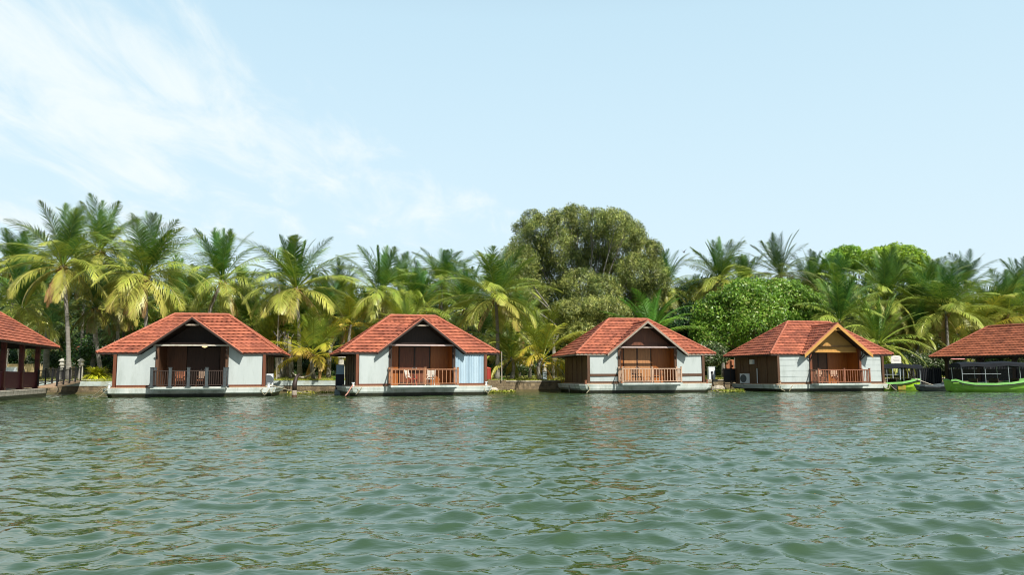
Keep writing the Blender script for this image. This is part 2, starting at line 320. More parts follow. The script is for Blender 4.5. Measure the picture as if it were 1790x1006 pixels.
M['leaf_cas'] = leaf_mat('needle_olive', [(0, (0.06, 0.11, 0.028)), (0.55, (0.21, 0.265, 0.062)), (1.0, (0.50, 0.52, 0.14))], trans=0.25, val=0.4)
M['leaf_plum'] = leaf_mat('leaf_pale', [(0, (0.04, 0.09, 0.025)), (0.7, (0.11, 0.17, 0.05)), (0.88, (0.22, 0.26, 0.12)), (1.0, (0.6, 0.58, 0.45))], trans=0.3)
M['leaf_yellow'] = leaf_mat('leaf_golden', [(0, (0.30, 0.36, 0.02)), (1.0, (0.66, 0.62, 0.05))], trans=0.35)
M['grassb'] = leaf_mat('grass_blade', [(0, (0.16, 0.22, 0.02)), (0.7, (0.36, 0.38, 0.05)), (1.0, (0.48, 0.44, 0.12))], trans=0.3)
M['weed'] = leaf_mat('water_weed', [(0, (0.14, 0.20, 0.02)), (0.6, (0.42, 0.42, 0.05)), (1.0, (0.62, 0.56, 0.22))], trans=0.3)

# ------------------------------------------------------------------ water
def water():
    rng = np.random.default_rng(5)
    y0 = -7.0
    rows = [9.0]
    while rows[-1] < 95: rows.append(rows[-1] * 1.0031)
    while rows[-1] < 3000: rows.append(rows[-1] * 1.25)
    rows = np.array(rows)
    t = np.linspace(-0.76, 0.76, 1200)
    ext = [0.8, 0.85, 0.95, 1.1, 1.4, 2.0, 3.5, 8.0]
    t = np.concatenate([[-e for e in reversed(ext)], t, ext])
    T, D = np.meshgrid(t, rows); X = T * D; Y = D + y0
    step = D * 0.0031
    Z = np.zeros_like(X); DX = np.zeros_like(X); DY = np.zeros_like(X)
    wind = math.radians(250)
    for i in range(120):
        lam = 0.10 * (19.0) ** rng.random()                  # 0.17 .. 2.2 m
        k = 2 * math.pi / lam
        th = wind + rng.normal(0, 0.62)
        slope = 0.029 * (0.75 + 0.5 * rng.random())
        if lam > 0.9: slope *= 0.38
        if 0.2 < lam < 0.75: slope *= 1.12
        if lam < 0.6: slope *= 0.9
        A = slope / k
        fade = np.clip((lam / step - 2.5) / 2.0, 0, 1)
        ph = k * (X * math.cos(th) + Y * math.sin(th)) + rng.random() * 6.283
        # gusts: patches of rougher water
        Z += A * fade * np.cos(ph); q = 0.8
        DX -= q * A * fade * math.cos(th) * np.sin(ph); DY -= q * A * fade * math.sin(th) * np.sin(ph)
    g = 0.92 + 0.38 * np.sin(X * 0.21 + 1.3 * np.sin(Y * 0.13)) * np.sin(Y * 0.17 + 0.9 * np.sin(X * 0.11 + 2))
    Z *= g; DX *= g; DY *= g
    far = np.clip((110 - D) / 25, 0, 1); Z *= far
    V = np.stack([X + DX, Y + DY, Z], -1).reshape(-1, 3)
    nr, nc = X.shape; i = np.arange((nr - 1) * (nc - 1)); r, c = i // (nc - 1), i % (nc - 1); b = r * nc + c
    Fq = np.stack([b, b + 1, b + nc + 1, b + nc], -1)
    mt = bpy.data.materials.new('lake_water'); mt.use_nodes = True; nt = mt.node_tree; N = nt.nodes; L = nt.links
    p = N['Principled BSDF']; p.inputs['Roughness'].default_value = 0.03; p.inputs['IOR'].default_value = 1.85
    p.inputs['Specular IOR Level'].default_value = 0.5
    tc = N.new('ShaderNodeTexCoord')
    n = N.new('ShaderNodeTexNoise'); n.inputs['Scale'].default_value = 0.16; n.inputs['Detail'].default_value = 3; L.new(tc.outputs['Object'], n.inputs['Vector'])
    mx = N.new('ShaderNodeMix'); mx.data_type = 'RGBA'; mx.inputs[6].default_value = (0.024, 0.056, 0.016, 1); mx.inputs[7].default_value = (0.040, 0.070, 0.018, 1)
    L.new(n.outputs['Fac'], mx.inputs[0]); L.new(mx.outputs[2], p.inputs['Base Color'])
    mp = N.new('ShaderNodeMapping'); mp.inputs['Rotation'].default_value = (0, 0, math.radians(-20)); mp.inputs['Scale'].default_value = (0.62, 1.25, 1)
    L.new(tc.outputs['Object'], mp.inputs[0])
    n1 = N.new('ShaderNodeTexNoise'); n1.inputs['Scale'].default_value = 4.2; n1.inputs['Detail'].default_value = 3; n1.inputs['Roughness'].default_value = 0.6
    L.new(mp.outputs[0], n1.inputs['Vector'])
    b1 = N.new('ShaderNodeBump'); b1.inputs['Strength'].default_value = 0.7; b1.inputs['Distance'].default_value = 0.022
    L.new(n1.outputs['Fac'], b1.inputs['Height'])
    # small chop the mesh no longer resolves far from the shore-side viewer
    n2 = N.new('ShaderNodeTexNoise'); n2.inputs['Scale'].default_value = 1.7; n2.inputs['Detail'].default_value = 4; n2.inputs['Roughness'].default_value = 0.62
    L.new(mp.outputs[0], n2.inputs['Vector'])
    sy = N.new('ShaderNodeSeparateXYZ'); L.new(tc.outputs['Object'], sy.inputs[0])
    fd = N.new('ShaderNodeMapRange'); fd.inputs[1].default_value = 9; fd.inputs[2].default_value = 34; L.new(sy.outputs['Y'], fd.inputs[0])
    b2 = N.new('ShaderNodeBump'); b2.inputs['Distance'].default_value = 0.17
    L.new(fd.outputs[0], b2.inputs['Strength']); L.new(n2.outputs['Fac'], b2.inputs['Height']); L.new(b1.outputs[0], b2.inputs['Normal']); L.new(b2.outputs[0], p.inputs['Normal'])
    o = np_mesh('water', V, Fq, None, mt, smooth=True); tag(o, kind='structure')
    return o
water()

# ------------------------------------------------------------------ land, sea walls
SH = [(-140, 59, 1.0), (-60, 60.5, 1.0), (-36, 61.5, 0.98), (-12.5, 61.5, 0.95), (-1.5, 63.2, 0.86), (1.0, 64.5, 0.82), (8, 66.5, 0.82), (16, 69.0, 0.82), (30, 75, 0.85), (46, 79, 0.9), (150, 90, 0.9)]
def shore(x):
    for (a, ya, za), (b, yb, zb) in zip(SH[:-1], SH[1:]):
        if a <= x <= b:
            t = (x - a) / (b - a); return ya + (yb - ya) * t, za + (zb - za) * t
    return SH[-1][1], SH[-1][2]
def ground_z(x, y):
    ys, zs = shore(max(-139, min(149, x))); d = max(0, y - ys)
    return zs + 0.02 + 0.42 * (1 - math.exp(-d / 9.0)) + 0.03 * math.sin(x * 0.7) * min(1, d / 4) 
def land():
    xs = list(np.arange(-139, 149, 1.0)); ds = [0.0, 0.4, 1, 2, 3, 4, 5, 6.5, 8, 10, 13, 17, 22, 30, 45, 80, 200, 800, 3000]
    V = []; 
    for d in ds:
        for x in xs:
            y = shore(x)[0] + 0.05 + d; xx = x if d < 40 else x * (1 + (d - 40) / 60)
            V.append((xx, y, ground_z(x, y)))
    n = len(xs); Fq = [(r * n + c, r * n + c + 1, (r + 1) * n + c + 1, (r + 1) * n + c) for r in range(len(ds) - 1) for c in range(n - 1)]
    mt = mat('lawn', (0.22, 0.25, 0.035), (0.38, 0.36, 0.07), rough=0.9, scale=1.4, detail=8, stain=(0.10, 0.075, 0.035), stain_scale=0.35, stain_lo=0.5, stain_hi=0.62, bump=0.6, bscale=12)
    o = np_mesh('ground', np.array(V), np.array(Fq), None, mt, smooth=True); tag(o, kind='structure')
    # shore bed of mud at the foot of the walls
    b = MB(); xs2 = list(np.arange(-60, 60, 0.8)); rr = random.Random(3)
    pr = None
    for x in xs2:
        y, z = shore(x); w = 0.9 + 0.5 * rr.random(); q = (Vector((x, y + 0.1, 0.16 + .05 * rr.random())), Vector((x, y - 0.35, 0.10 + .04 * rr.random())), Vector((x, y - w, -0.12)))
        if pr:
            for k in range(2): b.face([pr[k + 1], q[k + 1], q[k], pr[k]])
        pr = q
    tag(b.build('shore_mud', M['mud'], smooth=True), kind='structure')
land()
def seawall(x0, x1, name, label, band, bandmat, capm):
    root = empty(name, (0, 0, 0), 0, label, 'wall')
    st = MB(); bd = MB(); cp = MB(); rr = random.Random(int(x0 * 10))
    xs = list(np.arange(x0, x1, 1.0)) + [x1]
    for a, c in zip(xs[:-1], xs[1:]):
        ya, za = shore(a); yb, zb = shore(c)
        zt = za - band
        # rough coursed stone
        nz = 3; nx = 3
        for iz in range(nz):
            for ix in range(nx):
                u0, u1 = ix / nx, (ix + 1) / nx; z0 = -0.3 + (zt + 0.3) * iz / nz; z1 = -0.3 + (zt + 0.3) * (iz + 1) / nz
                off = -0.03 * rr.random()
                xa, xb = a + (c - a) * u0, a + (c - a) * u1; y0_, y1_ = ya + (yb - ya) * u0, ya + (yb - ya) * u1
                st.face([(xa, y0_ + off, z0), (xb, y1_ + off, z0), (xb, y1_ + off, z1), (xa, y0_ + off, z1)], rr.random())
                st.face([(xa, y0_ + off, z1), (xb, y1_ + off, z1), (xb, y1_ + .3, z1), (xa, y0_ + .3, z1)], rr.random())
        if band:
            bd.face([(a, ya - 0.06, zt), (c, yb - 0.06, zt), (c, yb - 0.06, zb), (a, ya - 0.06, za)])
            bd.face([(a, ya - 0.06, za), (c, yb - 0.06, zb), (c, yb + 0.3, zb), (a, ya + 0.3, za)])
            bd.face([(a, ya - 0.06, zt), (a, ya + .3, zt), (c, yb + .3, zt), (c, yb - 0.06, zt)])
        if capm:
            j = 0.01 * rr.random()
            cp.face([(a, ya - 0.09, za - .03), (c, yb - 0.09, zb - .03), (c, yb - 0.09, zb + .05 + j), (a, ya - 0.09, za + .05 + j)])
            cp.face([(a, ya - 0.09, za + .05 + j), (c, yb - 0.09, zb + .05 + j), (c, yb + 0.25, zb + .05 + j), (a, ya + 0.25, za + .05 + j)])
            cp.face([(a, ya - 0.09, za - .03), (a, ya + .2, za - .03), (c, yb + .2, zb - .03), (c, yb - 0.09, zb - .03)])
    st.build('stone_face', M['stone'], root)
    if band: bd.build('painted_band', bandmat, root)
    if capm: cp.build('coping', M['cap'], root)
seawall(-60, -1.5, 'sea_wall', 'long shore wall with a pale blue band above brown stone, behind two left cottages', 0.36, M['wallblue'], False)
seawall(-1.5, 60, 'sea_wall', 'unpainted brown stone shore wall with pale coping, left of the third cottage', 0.0, None, True)

# landing steps at the right end of the painted wall
b = MB()
for k in range(3): b.box(-1.9 - .1 * k, -0.5 + 0.15 * k, 62.3 - 0.35 * k, 62.9 + 1.5 - 0.35 * k, -0.3, 0.95 - 0.27 * k, mi=0)
tag(b.build('landing_steps', M['stone']), 'short flight of grey stone landing steps in the shore wall right of the curtained cottage', 'steps')
# path by the left lanterns
b = MB(); pts = [(-36.5, 61.4), (-33.6, 61.4), (-32.5, 66), (-31, 74), (-33, 74), (-34.6, 66)]
b.face([(x, y, ground_z(x, y) + 0.03) for x, y in [(-37.5, 61.6), (-32.6, 61.6), (-32.3, 64.2), (-35.0, 66.0)]])
b.face([(x, y, ground_z(x, y) + 0.03) for x, y in [(-35.0, 66.0), (-32.3, 64.2), (-31.0, 76), (-33.0, 76)]])
tag(b.build('path', M['path']), kind='structure')

# ------------------------------------------------------------------ tiled roof faces
def roof_face(mb, O, U, V, v0, v1, uL, uR, course=0.345, step=0.046, seed=0, lift=0.0):
    O, U, V = Vector(O), Vector(U), Vector(V).normalized(); n = U.cross(V).normalized()
    rr = random.Random(seed)
    js = [v0]
    j = math.floor(v0 / course + 1e-6) + 1
    while j * course < v1 - 0.02: js.append(j * course); j += 1
    js.append(v1)
    W_ = 0.31
    for a, b_ in zip(js[:-1], js[1:]):
        l0, r0, l1, r1 = uL(a), uR(a), uL(b_), uR(b_)
        wmax = max(r0 - l0, r1 - l1)
        if wmax < 0.03: continue
        N_ = max(2, int(math.ceil(wmax / 0.062)))
        row = int(round(a / course)); frac = (a / course) % 1; fr = 0 if (frac < .01 or frac > .99) else frac
        lo, hi, und = [], [], []
        tj = {}
        for k in range(N_ + 1):
            t = k / N_
            u0 = l0 + (r0 - l0) * t; u1 = l1 + (r1 - l1) * t
            wv = lambda u: 0.004 * math.cos(2 * math.pi * u / W_)
            tid = int(math.floor(u0 / W_)); 
            if tid not in tj: tj[tid] = (rr.random() - .5) * 0.012
            h0 = step * (1 - fr) + wv(u0) + tj[tid] + lift; h1 = 0.0 + wv(u1) + lift
            sag = -0.032 * math.cos(2 * math.pi * u0 / W_)
            lo.append(O + U * u0 + V * (a + sag) + n * h0); hi.append(O + U * u1 + V * b_ + n * h1)
            und.append(O + U * u0 + V * (a + sag + .01) + n * (wv(u0) - 0.01 + lift))
        i = len(mb.v)
        mb.v.extend([tuple(p) for p in lo + hi + und]); m1 = N_ + 1
        for k in range(N_):
            tid = int(math.floor((l0 + (r0 - l0) * (k + .5) / N_) / W_)); rv = random.Random(tid * 977 + row * 131 + seed).random()
            mb.f.append((i + k, i + k + 1, i + m1 + k + 1, i + m1 + k)); mb.a.append(rv); mb.mi.append(0)
            mb.f.append((i + 2 * m1 + k, i + 2 * m1 + k + 1, i + k + 1, i + k)); mb.a.append(rv * .3); mb.mi.append(0)
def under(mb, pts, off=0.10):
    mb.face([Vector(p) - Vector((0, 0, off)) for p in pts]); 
def cap_line(mb, p, q, r=0.085, rise=0.03):
    p, q = Vector(p) + Vector((0, 0, rise)), Vector(q) + Vector((0, 0, rise)); n = max(2, int((q - p).length / 0.4))
    for k in range(n):
        a = p.lerp(q, k / n); c = p.lerp(q, (k + 1.08) / n)
        mb.tube([a, c], [r * 1.12, r * 0.92], n=8, a=random.Random(k * 7 + int(p.x * 31)).random())

def hip_roof(root, W, Dp, RH, rl, rr_, ry, EH, gable=None, tile='tile', seed=0, fascia='wood_dark', fx=True):
    """gable = (xg, p, GH, gw, GE)"""
    dz = RH - EH; t = MB(); u = MB(); c = MB()
    Lf = math.hypot(ry, dz); vv = lambda z: (z - EH) / dz * Lf
    fl = lambda v: rl * v / Lf; fr = lambda v: W - rr_ * v / Lf
    O = (-W / 2, 0, EH); U = (1, 0, 0); V = (0, ry, dz)
    if gable:
        xg, p, GH, gw, GE = gable
        vg = vv(GH); zof = lambda v: EH + dz * v / Lf; hw = lambda z: gw * (GH - z) / (GH - GE)
        roof_face(t, O, U, V, 0, vg, fl, lambda v: xg + W / 2 - hw(zof(v)) + .03, seed=seed)
        roof_face(t, O, U, V, 0, vg, lambda v: xg + W / 2 + hw(zof(v)) - .03, fr, seed=seed + 1)
        roof_face(t, O, U, V, vg, Lf, fl, fr, seed=seed + 2)
        yv = lambda z: (z - EH) / dz * ry
        yT = yv(GH); Lg = math.hypot(gw, GH - GE); zg = lambda v: GE + (GH - GE) * v / Lg
        roof_face(t, (xg - gw, yT, GE), (0, -1, 0), (gw, 0, GH - GE), 0, Lg, lambda v: yT - yv(zg(v)) - .03, lambda v: yT + p, seed=seed + 3)
        roof_face(t, (xg + gw, -p, GE), (0, 1, 0), (-gw, 0, GH - GE), 0, Lg, lambda v: 0, lambda v: yv(zg(v)) + p + .03, seed=seed + 4)
        A = (xg, -p, GH); T_ = (xg, yT, GH)
        y0 = yv(GE)
        under(u, [A, T_, (xg - gw, y0, GE), (xg - gw, -p, GE)]); under(u, [A, (xg + gw, -p, GE), (xg + gw, y0, GE), T_])
        under(u, [(-W / 2, 0, EH), (xg - hw(EH), 0, EH), T_, (-W / 2 + rl, ry, RH)])
        under(u, [(W / 2, 0, EH), (W / 2 - rr_, ry, RH), T_, (xg + hw(EH), 0, EH)])
        under(u, [(-W / 2 + rl, ry, RH), T_, (W / 2 - rr_, ry, RH)])
        gc = MB(); cap_line(gc, A, (xg, yT - .05, GH), 0.08)
        cap_line(gc, (xg - gw, -p + .04, GE), (xg, -p + .04, GH), 0.055, 0.04); cap_line(gc, (xg + gw, -p + .04, GE), (xg, -p + .04, GH), 0.055, 0.04)
        bb = MB(); bw = 0.24 if fascia == 'yellow' else (.13 if fascia == 'grey_wood' else .10)
        for s_ in (-1, 1):
            P, Q = Vector((xg + s_ * gw, -p - 0.03, GE)), Vector((xg, -p - 0.03, GH))
            dn = Vector((0, 0, -bw)); th = Vector((0, 0.05, 0))
            up = Vector((0, 0, 0.03))
            for k in range(1):
                bb.face([P + dn, Q + dn, Q + up, P + up] if s_ < 0 else [Q + dn, P + dn, P + up, Q + up])
                bb.face([P + dn + th, P + up + th, Q + up + th, Q + dn + th]); bb.face([P + dn, P + dn + th, Q + dn + th, Q + dn])
                bb.face([P + dn, P + up, P + up + th, P + dn + th])
        gb = bb
    else:
        roof_face(t, O, U, V, 0, Lf, fl, fr, seed=seed)
        under(u, [(-W / 2, 0, EH), (W / 2, 0, EH), (W / 2 - rr_, ry, RH), (-W / 2 + rl, ry, RH)])
    Ll = math.hypot(rl, dz); Lr = math.hypot(rr_, dz); bk = Dp - ry; Lb = math.hypot(bk, dz)
    roof_face(t, (-W / 2, Dp, EH), (0, -1, 0), (rl, 0, dz), 0, Ll, lambda v: bk * v / Ll, lambda v: Dp - ry * v / Ll, seed=seed + 5)
    roof_face(t, (W / 2, 0, EH), (0, 1, 0), (-rr_, 0, dz), 0, Lr, lambda v: ry * v / Lr, lambda v: Dp - bk * v / Lr, seed=seed + 6)
    roof_face(t, (W / 2, Dp, EH), (-1, 0, 0), (0, -bk, dz), 0, Lb, lambda v: rr_ * v / Lb, lambda v: W - rl * v / Lb, seed=seed + 7)
    RLp, RRp = (-W / 2 + rl, ry, RH), (W / 2 - rr_, ry, RH)
    under(u, [(-W / 2, Dp, EH), (-W / 2, 0, EH), RLp]); under(u, [(W / 2, 0, EH), (W / 2, Dp, EH), RRp]); under(u, [(W / 2, Dp, EH), (-W / 2, Dp, EH), RLp, RRp])
    cap_line(c, RLp, RRp); cap_line(c, (-W / 2, 0, EH), RLp); cap_line(c, (W / 2, 0, EH), RRp); cap_line(c, (-W / 2, Dp, EH), RLp); cap_line(c, (W / 2, Dp, EH), RRp)
    ro = t.build('roof', M[tile], root)
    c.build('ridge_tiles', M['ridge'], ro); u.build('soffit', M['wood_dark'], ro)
    # eave boards
    e = MB(); g0 = W
    if gable: segs = [((-W / 2, 0), (gable[0] - gable[3] + .05, 0)), ((gable[0] + gable[3] - .05, 0), (W / 2, 0))]
    else: segs = [((-W / 2, 0), (W / 2, 0))]
    segs += [((W / 2, 0), (W / 2, Dp)), ((W / 2, Dp), (-W / 2, Dp)), ((-W / 2, Dp), (-W / 2, 0))]
    for (a, b1), (c1, d1) in segs:
        e.bar((a * .995, b1 + (.03 if b1 < Dp / 2 else -.03), EH - 0.055), (c1 * .995, d1 + (.03 if d1 < Dp / 2 else -.03), EH - 0.055), 0.03, 0.10)
    e.build('eave_board', M['grey_wood' if fascia == 'grey_wood' else 'wood_dark'], ro)
    if gable: gb.build('barge_board', M[fascia], ro); gc.build('gable_ridge_tiles', M['ridge'], ro)
    return ro

def hull_mesh(root, x0, x1, y0, y1, ztop, m_='hull', bow=0.35):
    b = MB(); w = MB()
    def ring(z, ins):
        i = ins; ch = 0.35
        return [Vector((x0 + i + ch, y0 + i * .3, z)), Vector((x1 - i - ch, y0 + i * .3, z)), Vector((x1 - i, y0 + i * .3 + ch, z)), Vector((x1 - i, y1 - ch, z)),
                Vector((x1 - i - ch, y1, z)), Vector((x0 + i + ch, y1, z)), Vector((x0 + i, y1 - ch, z)), Vector((x0 + i, y0 + i * .3 + ch, z))]
    def loft(mb, A, B):
        for k in range(8): mb.face([A[k], A[(k + 1) % 8], B[(k + 1) % 8], B[k]])
    r0 = ring(ztop - 0.10, 0.0); r1 = ring(ztop - 0.13, 0.03); r2 = ring(ztop - .3, 0.06); r3 = ring(0.22, bow * .62); r4 = ring(-0.3, bow * 1.3)
    loft(b, r3, r2); loft(b, r2, r1); loft(b, r1, r0); rt = ring(ztop, -0.0); loft(b, r0, rt); b.face(rt)
    for r in (r4, r3): pass
    loft(w, r4, r3)
    h = b.build('hull', M[m_], root); w.build('waterline', M['wet'], h)
    return h

def railing(root, x0, x1, y, yb, z, style):
    cfg = dict(slate=(1.18, 1.0, 0.17, 'rail_slate', 'wood_dark', 5, 0.13), teak=(1.12, 1.02, 0.12, 'rail_teak', 'rail_teak', 3, 0.24),
               pale=(1.10, 1.0, 0.09, 'rail_pale', 'rail_pale', 3, 0.20), red=(1.08, 1.0, 0.10, 'rail_red', 'rail_red', 3, 0.20))[style]
    ph, rh, pw, pm, bm, np_, sp = cfg
    r = MB(); r.bar((x0, y, z + rh), (x1, y, z + rh), 0.07, 0.06); r.bar((x0, y, z + 0.12), (x1, y, z + 0.12), 0.05, 0.05)
    for xx in (x0, x1): r.bar((xx, y, z + rh), (xx, yb, z + rh), 0.07, 0.06); r.bar((xx, y, z + .12), (xx, yb, z + .12), 0.05, 0.05)
    o = r.build('railing', M[bm if style == 'slate' else pm], root)
    bl = MB(); n = int((x1 - x0) / sp)
    for k in range(1, n): x = x0 + (x1 - x0) * k / n; bl.box(x - .02, x + .02, y - .015, y + .015, z + .12, z + rh - .02)
    n = int((yb - y) / sp)
    for k in range(1, n + 1):
        for xx in (x0, x1): yy = y + (yb - y) * k / (n + 1); bl.box(xx - .015, xx + .015, yy - .02, yy + .02, z + .12, z + rh - .02)
    bl.build('balusters', M[bm], o)
    ps = [(x0 + (x1 - x0) * k / (np_ - 1), y) for k in range(np_)] + [(x0, yb), (x1, yb)]
    for x, yy in ps:
        p = MB(); p.box(x - pw / 2, x + pw / 2, yy - pw / 2, yy + pw / 2, z + .05, z + ph)
        p.box(x - pw / 2 - .02, x + pw / 2 + .02, yy - pw / 2 - .02, yy + pw / 2 + .02, z + ph, z + ph + .04)
        if style == 'slate': p.box(x - .17, x + .17, yy - .15, yy + .15, z + 0.0, z + .05)
        p.build('rail_post', M[pm], o)

def cottage(k, P, label, opt):
    root = empty('floating_cottage', (P['X'], P['Y'], 0), P['rot'], label, 'cottage', 'floating cottages moored along the shore')
    W, Dp, RH, rl, rr_, ry, xg, GH, gw, DK = (P[n] for n in ('W', 'Dp', 'RH', 'rl', 'rr', 'ry', 'xg', 'GH', 'gw', 'DK'))
    EH = 2.80; p = opt.get('p', 0.32); GE = 2.76
    hip_roof(root, W, Dp, RH, rl, rr_, ry, EH, (xg, p, GH, gw, GE), seed=k * 50, fascia=opt['barge'])
    wl, wr = -W / 2 + P['wl'], W / 2 - P['wr']; yf = 0.10; yb = Dp - 0.8
    hull_mesh(root, P['hl'], P['hr'], -0.12, yb + .5, DK - 0.02, opt.get('hull', 'hull'))
    d = MB(); d.box(wl - .25, wr + .25, -0.02, yb + .2, DK - .02, DK + .05); d.build('deck', M['deck'], root)
    bx0, bx1 = xg - 2.12 + opt.get('bs', 0), xg + 2.18 + opt.get('bs', 0); by = -0.95
    s = MB(); s.box(bx0 - .05, bx1 + .05, by - .08, -0.13, DK - 0.06, DK + .06); s.build('balcony_slab', M['hull'], root)
    s = MB(); s.box(bx0 + .05, bx1 - .05, by + .1, -0.14, DK - 0.16, DK - .064)
    s.build('balcony_bearer', M['hull_grey'], root)
    ox0, ox1 = xg - 2.05, xg + 2.15           # porch opening
    z0 = DK + .05; zt = EH - .10
    def slope_z(x): return GE + (GH - GE) * (1 - abs(x - xg) / gw)
    # white front panels
    for side, (a, c) in enumerate(((wl + .13, ox0 - .07), (ox1 + .07, wr - .13))):
        curt = opt.get('curtain') == side
        b = MB()
        if curt:
            n = 90; pts = []
            for i in range(n + 1):
                x = a + (c - a) * i / n; yy = yf + 0.03 * math.sin(i * 1.25 + .8 * math.sin(i * .31)) * (0.6 + .4 * math.sin(i * .17)); pts.append((x, yy))
            for (xa, ya), (xb, yb_) in zip(pts[:-1], pts[1:]):
                ta, tb = [max(zt, min(slope_z(q) - .16, 3.3)) for q in (xa, xb)]
                b.face([(xa, ya, z0 + .06), (xb, yb_, z0 + .06), (xb, yb_, tb), (xa, ya, ta)])
            b.build('curtain', M['curtain'], root, smooth=True)
        else:
            n = 16
            for i in range(n):
                xa = a + (c - a) * i / n; xb = a + (c - a) * (i + 1) / n
                ta, tb = [max(zt, min(slope_z(q) - .16, 3.3)) for q in (xa, xb)]
                w_ = lambda q: 0.012 * math.sin(q * 2.1 + k) 
                b.face([(xa, yf + w_(xa), z0 + .12), (xb, yf + w_(xb), z0 + .12), (xb, yf + w_(xb), tb), (xa, yf + w_(xa), ta)])
            if opt.get('slats'):
                for zz in (1.2, 1.62, 2.05, 2.45): b.box(a, c, yf - .022, yf - .014, zz + DK - .63, zz + .015 + DK - .63)
            b.build('wall_panel', M['white'], root)
        t = MB(); t.box(a, c, yf - .04, yf + .04, z0, z0 + .12)
        if opt.get('midrail'): t.box(a, c, yf - .045, yf - .02, z0 + .48, z0 + .66)
        t.build('bottom_rail', M['wood_red' if k < 3 else 'wood_brown'], root)
    # corner and porch posts
    for x, mm in ((wl, opt['post']), (wr, opt['post']), (ox0, opt['ppost']), (ox1, opt['ppost'])):
        b = MB(); hh = max(zt, min(slope_z(x) - .14, 3.35)); b.box(x - .09, x + .09, yf - .09, yf + .09, z0, hh)
        b.build('post', M[mm], root)
    # side and back walls of vertical boards
    for name, x in (('left', wl), ('right', wr)):
        b = MB(); n = 14; rq = random.Random(k * 3 + (x > 0))
        for i in range(n):
            y0_, y1_ = yf + .1 + (yb - yf - .1) * i / n, yf + .1 + (yb - yf - .1) * (i + 1) / n; o_ = rq.random() * .02 + (.03 if i % 3 == 0 else 0)
            b.box(x - .05 - (o_ if x < 0 else 0), x + .05 + (o_ if x > 0 else 0), y0_, y1_ - .015, z0, zt, rq.random())
        b.box(x - .07, x + .07, yf + .1, yb, z0 + .02, z0 + .1); b.box(x - .085, x + .085, yf + .1, yb, z0 + .75, z0 + .83)
        b.build('side_wall', M[opt['side']], root)
    b = MB(); b.box(wl + .05, wr - .05, yb - .06, yb + .06, z0, zt); b.build('back_wall', M[opt['side']], root)
    # porch recess
    dp = opt['depth']; yw = yf + dp
    zt2 = 3.5
    for x, mm in ((ox0, opt['pl']), (ox1, opt['pr'])):
        b = MB(); b.box(x - .04, x + .04, yf + .1, yw, z0, 3.3 if dp > 1 else 3.2); b.build('porch_side_wall', M[mm], root)
    dx0, dx1 = opt['doors']; dx0 += xg; dx1 += xg
    b = MB(); b.box(ox0 + .04, dx0 - .04, yw - .05, yw + .05, z0, zt2); b.build('wood_panel', M[opt['pl']], root)
    b = MB(); b.box(dx1 + .04, ox1 - .04, yw - .05, yw + .05, z0, zt2); b.build('wood_panel', M[opt['pr']], root)
    nd = opt.get('nd', 2)
    for i in range(nd):
        xa = dx0 + (dx1 - dx0) * i / nd; xb = dx0 + (dx1 - dx0) * (i + 1) / nd
        b = MB(); b.box(xa + .025, xb - .025, yw - .04, yw + .03, z0 + .03, 2.6 + z0)
        o = b.build('door', M[opt['door']], root)
        f = MB()
        for (q0, q1) in ((xa, xa + .06), (xb - .06, xb)): f.box(q0 + .0, q1, yw - .06, yw - .041, z0 + .03, 2.6 + z0)
        f.box(xa + .06, xb - .06, yw - .06, yw - .041, 2.52 + z0, 2.6 + z0); f.box(xa + .06, xb - .06, yw - .06, yw - .041, z0 + .03, z0 + .2)
        f.build('door_frame', M['wood_dark' if k != 3 else 'wood_brown'], o)
        h = MB(); hx = xb - .11 if i == 0 else xa + .11; h.box(hx - .015, hx + .015, yw - .09, yw - .061, z0 + 1.0, z0 + 1.16); h.build('handle', M['metal'], o)
    # boards closing the gable, recessed under the verge
    yg = opt.get('gy', 0.75); b = MB(); zb = 3.34 if k != 4 else 3.04
    top = GH - .16; n = 18; rq = random.Random(k)
    for i in range(n):
        xa = xg - 2.4 + 4.8 * i / n; xb = xa + 4.8 / n
        ha, hb = [max(zb, slope_z(q) - .16) for q in (xa + .008, xb - .008)]
        if max(ha, hb) <= zb + .01: continue
        y_ = yg + rq.random() * .01
        b.face([(xa + .006, y_, zb), (xb - .006, y_, zb), (xb - .006, y_, hb), (xa + .006, y_, ha)], rq.random())
    b.face([(xg - (2.25 if k != 4 else 2.5), yg + .03, zb), (xg + (2.25 if k != 4 else 2.5), yg + .03, zb), (xg, yg + .03, top)], 0.3)
    b.build('gable_board', M[opt['gable']], root)
    b = MB(); b.box(ox0 - .3 + .5 * (k == 9), ox1 + .3, yg - .05 if k == 4 else -0.02, yg if k == 4 else .08, 3.24 if k != 4 else 2.95, 3.34 if k != 4 else 3.07)
    b.build('tie_beam', M[opt['beam']], root)
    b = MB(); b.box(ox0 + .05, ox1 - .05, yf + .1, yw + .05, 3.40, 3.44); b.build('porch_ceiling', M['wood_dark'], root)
    b = MB(); b.box(xg - .42, xg + .42, -p + .12, -p + .2, GH - .50, GH - .40); b.build('collar_tie', M['grey_wood' if k < 4 else 'yellow'], root)
    railing(root, bx0, bx1, by, -0.02, DK + .06, opt['rail'])
    # brackets under the gable feet
    for s_, x in ((-1, ox0), (1, ox1)):
        b = MB(); b.bar((x, yf - .09, 2.45), (x + s_ * .0, -p + .05, min(slope_z(x) - .2, 3.0)), .07); (b.bar((x, yf - .1, 2.35), (x + s_ * .42, yf - .1, 2.72), .06) if k == 4 else None); b.build('bracket', M['wood_dark'], root)
    # bollards on the deck corners
    for x in (P['hl'] + .42, P['hr'] - .45):
        b = MB(); b.lathe([(.10, DK), (.10, DK + .04), (.075, DK + .06), (.075, DK + .2), (.105, DK + .22), (.105, DK + .27)], 10, (x, .05)); b.build('mooring_bollard', M[opt.get('boll', 'acwhite')], root)
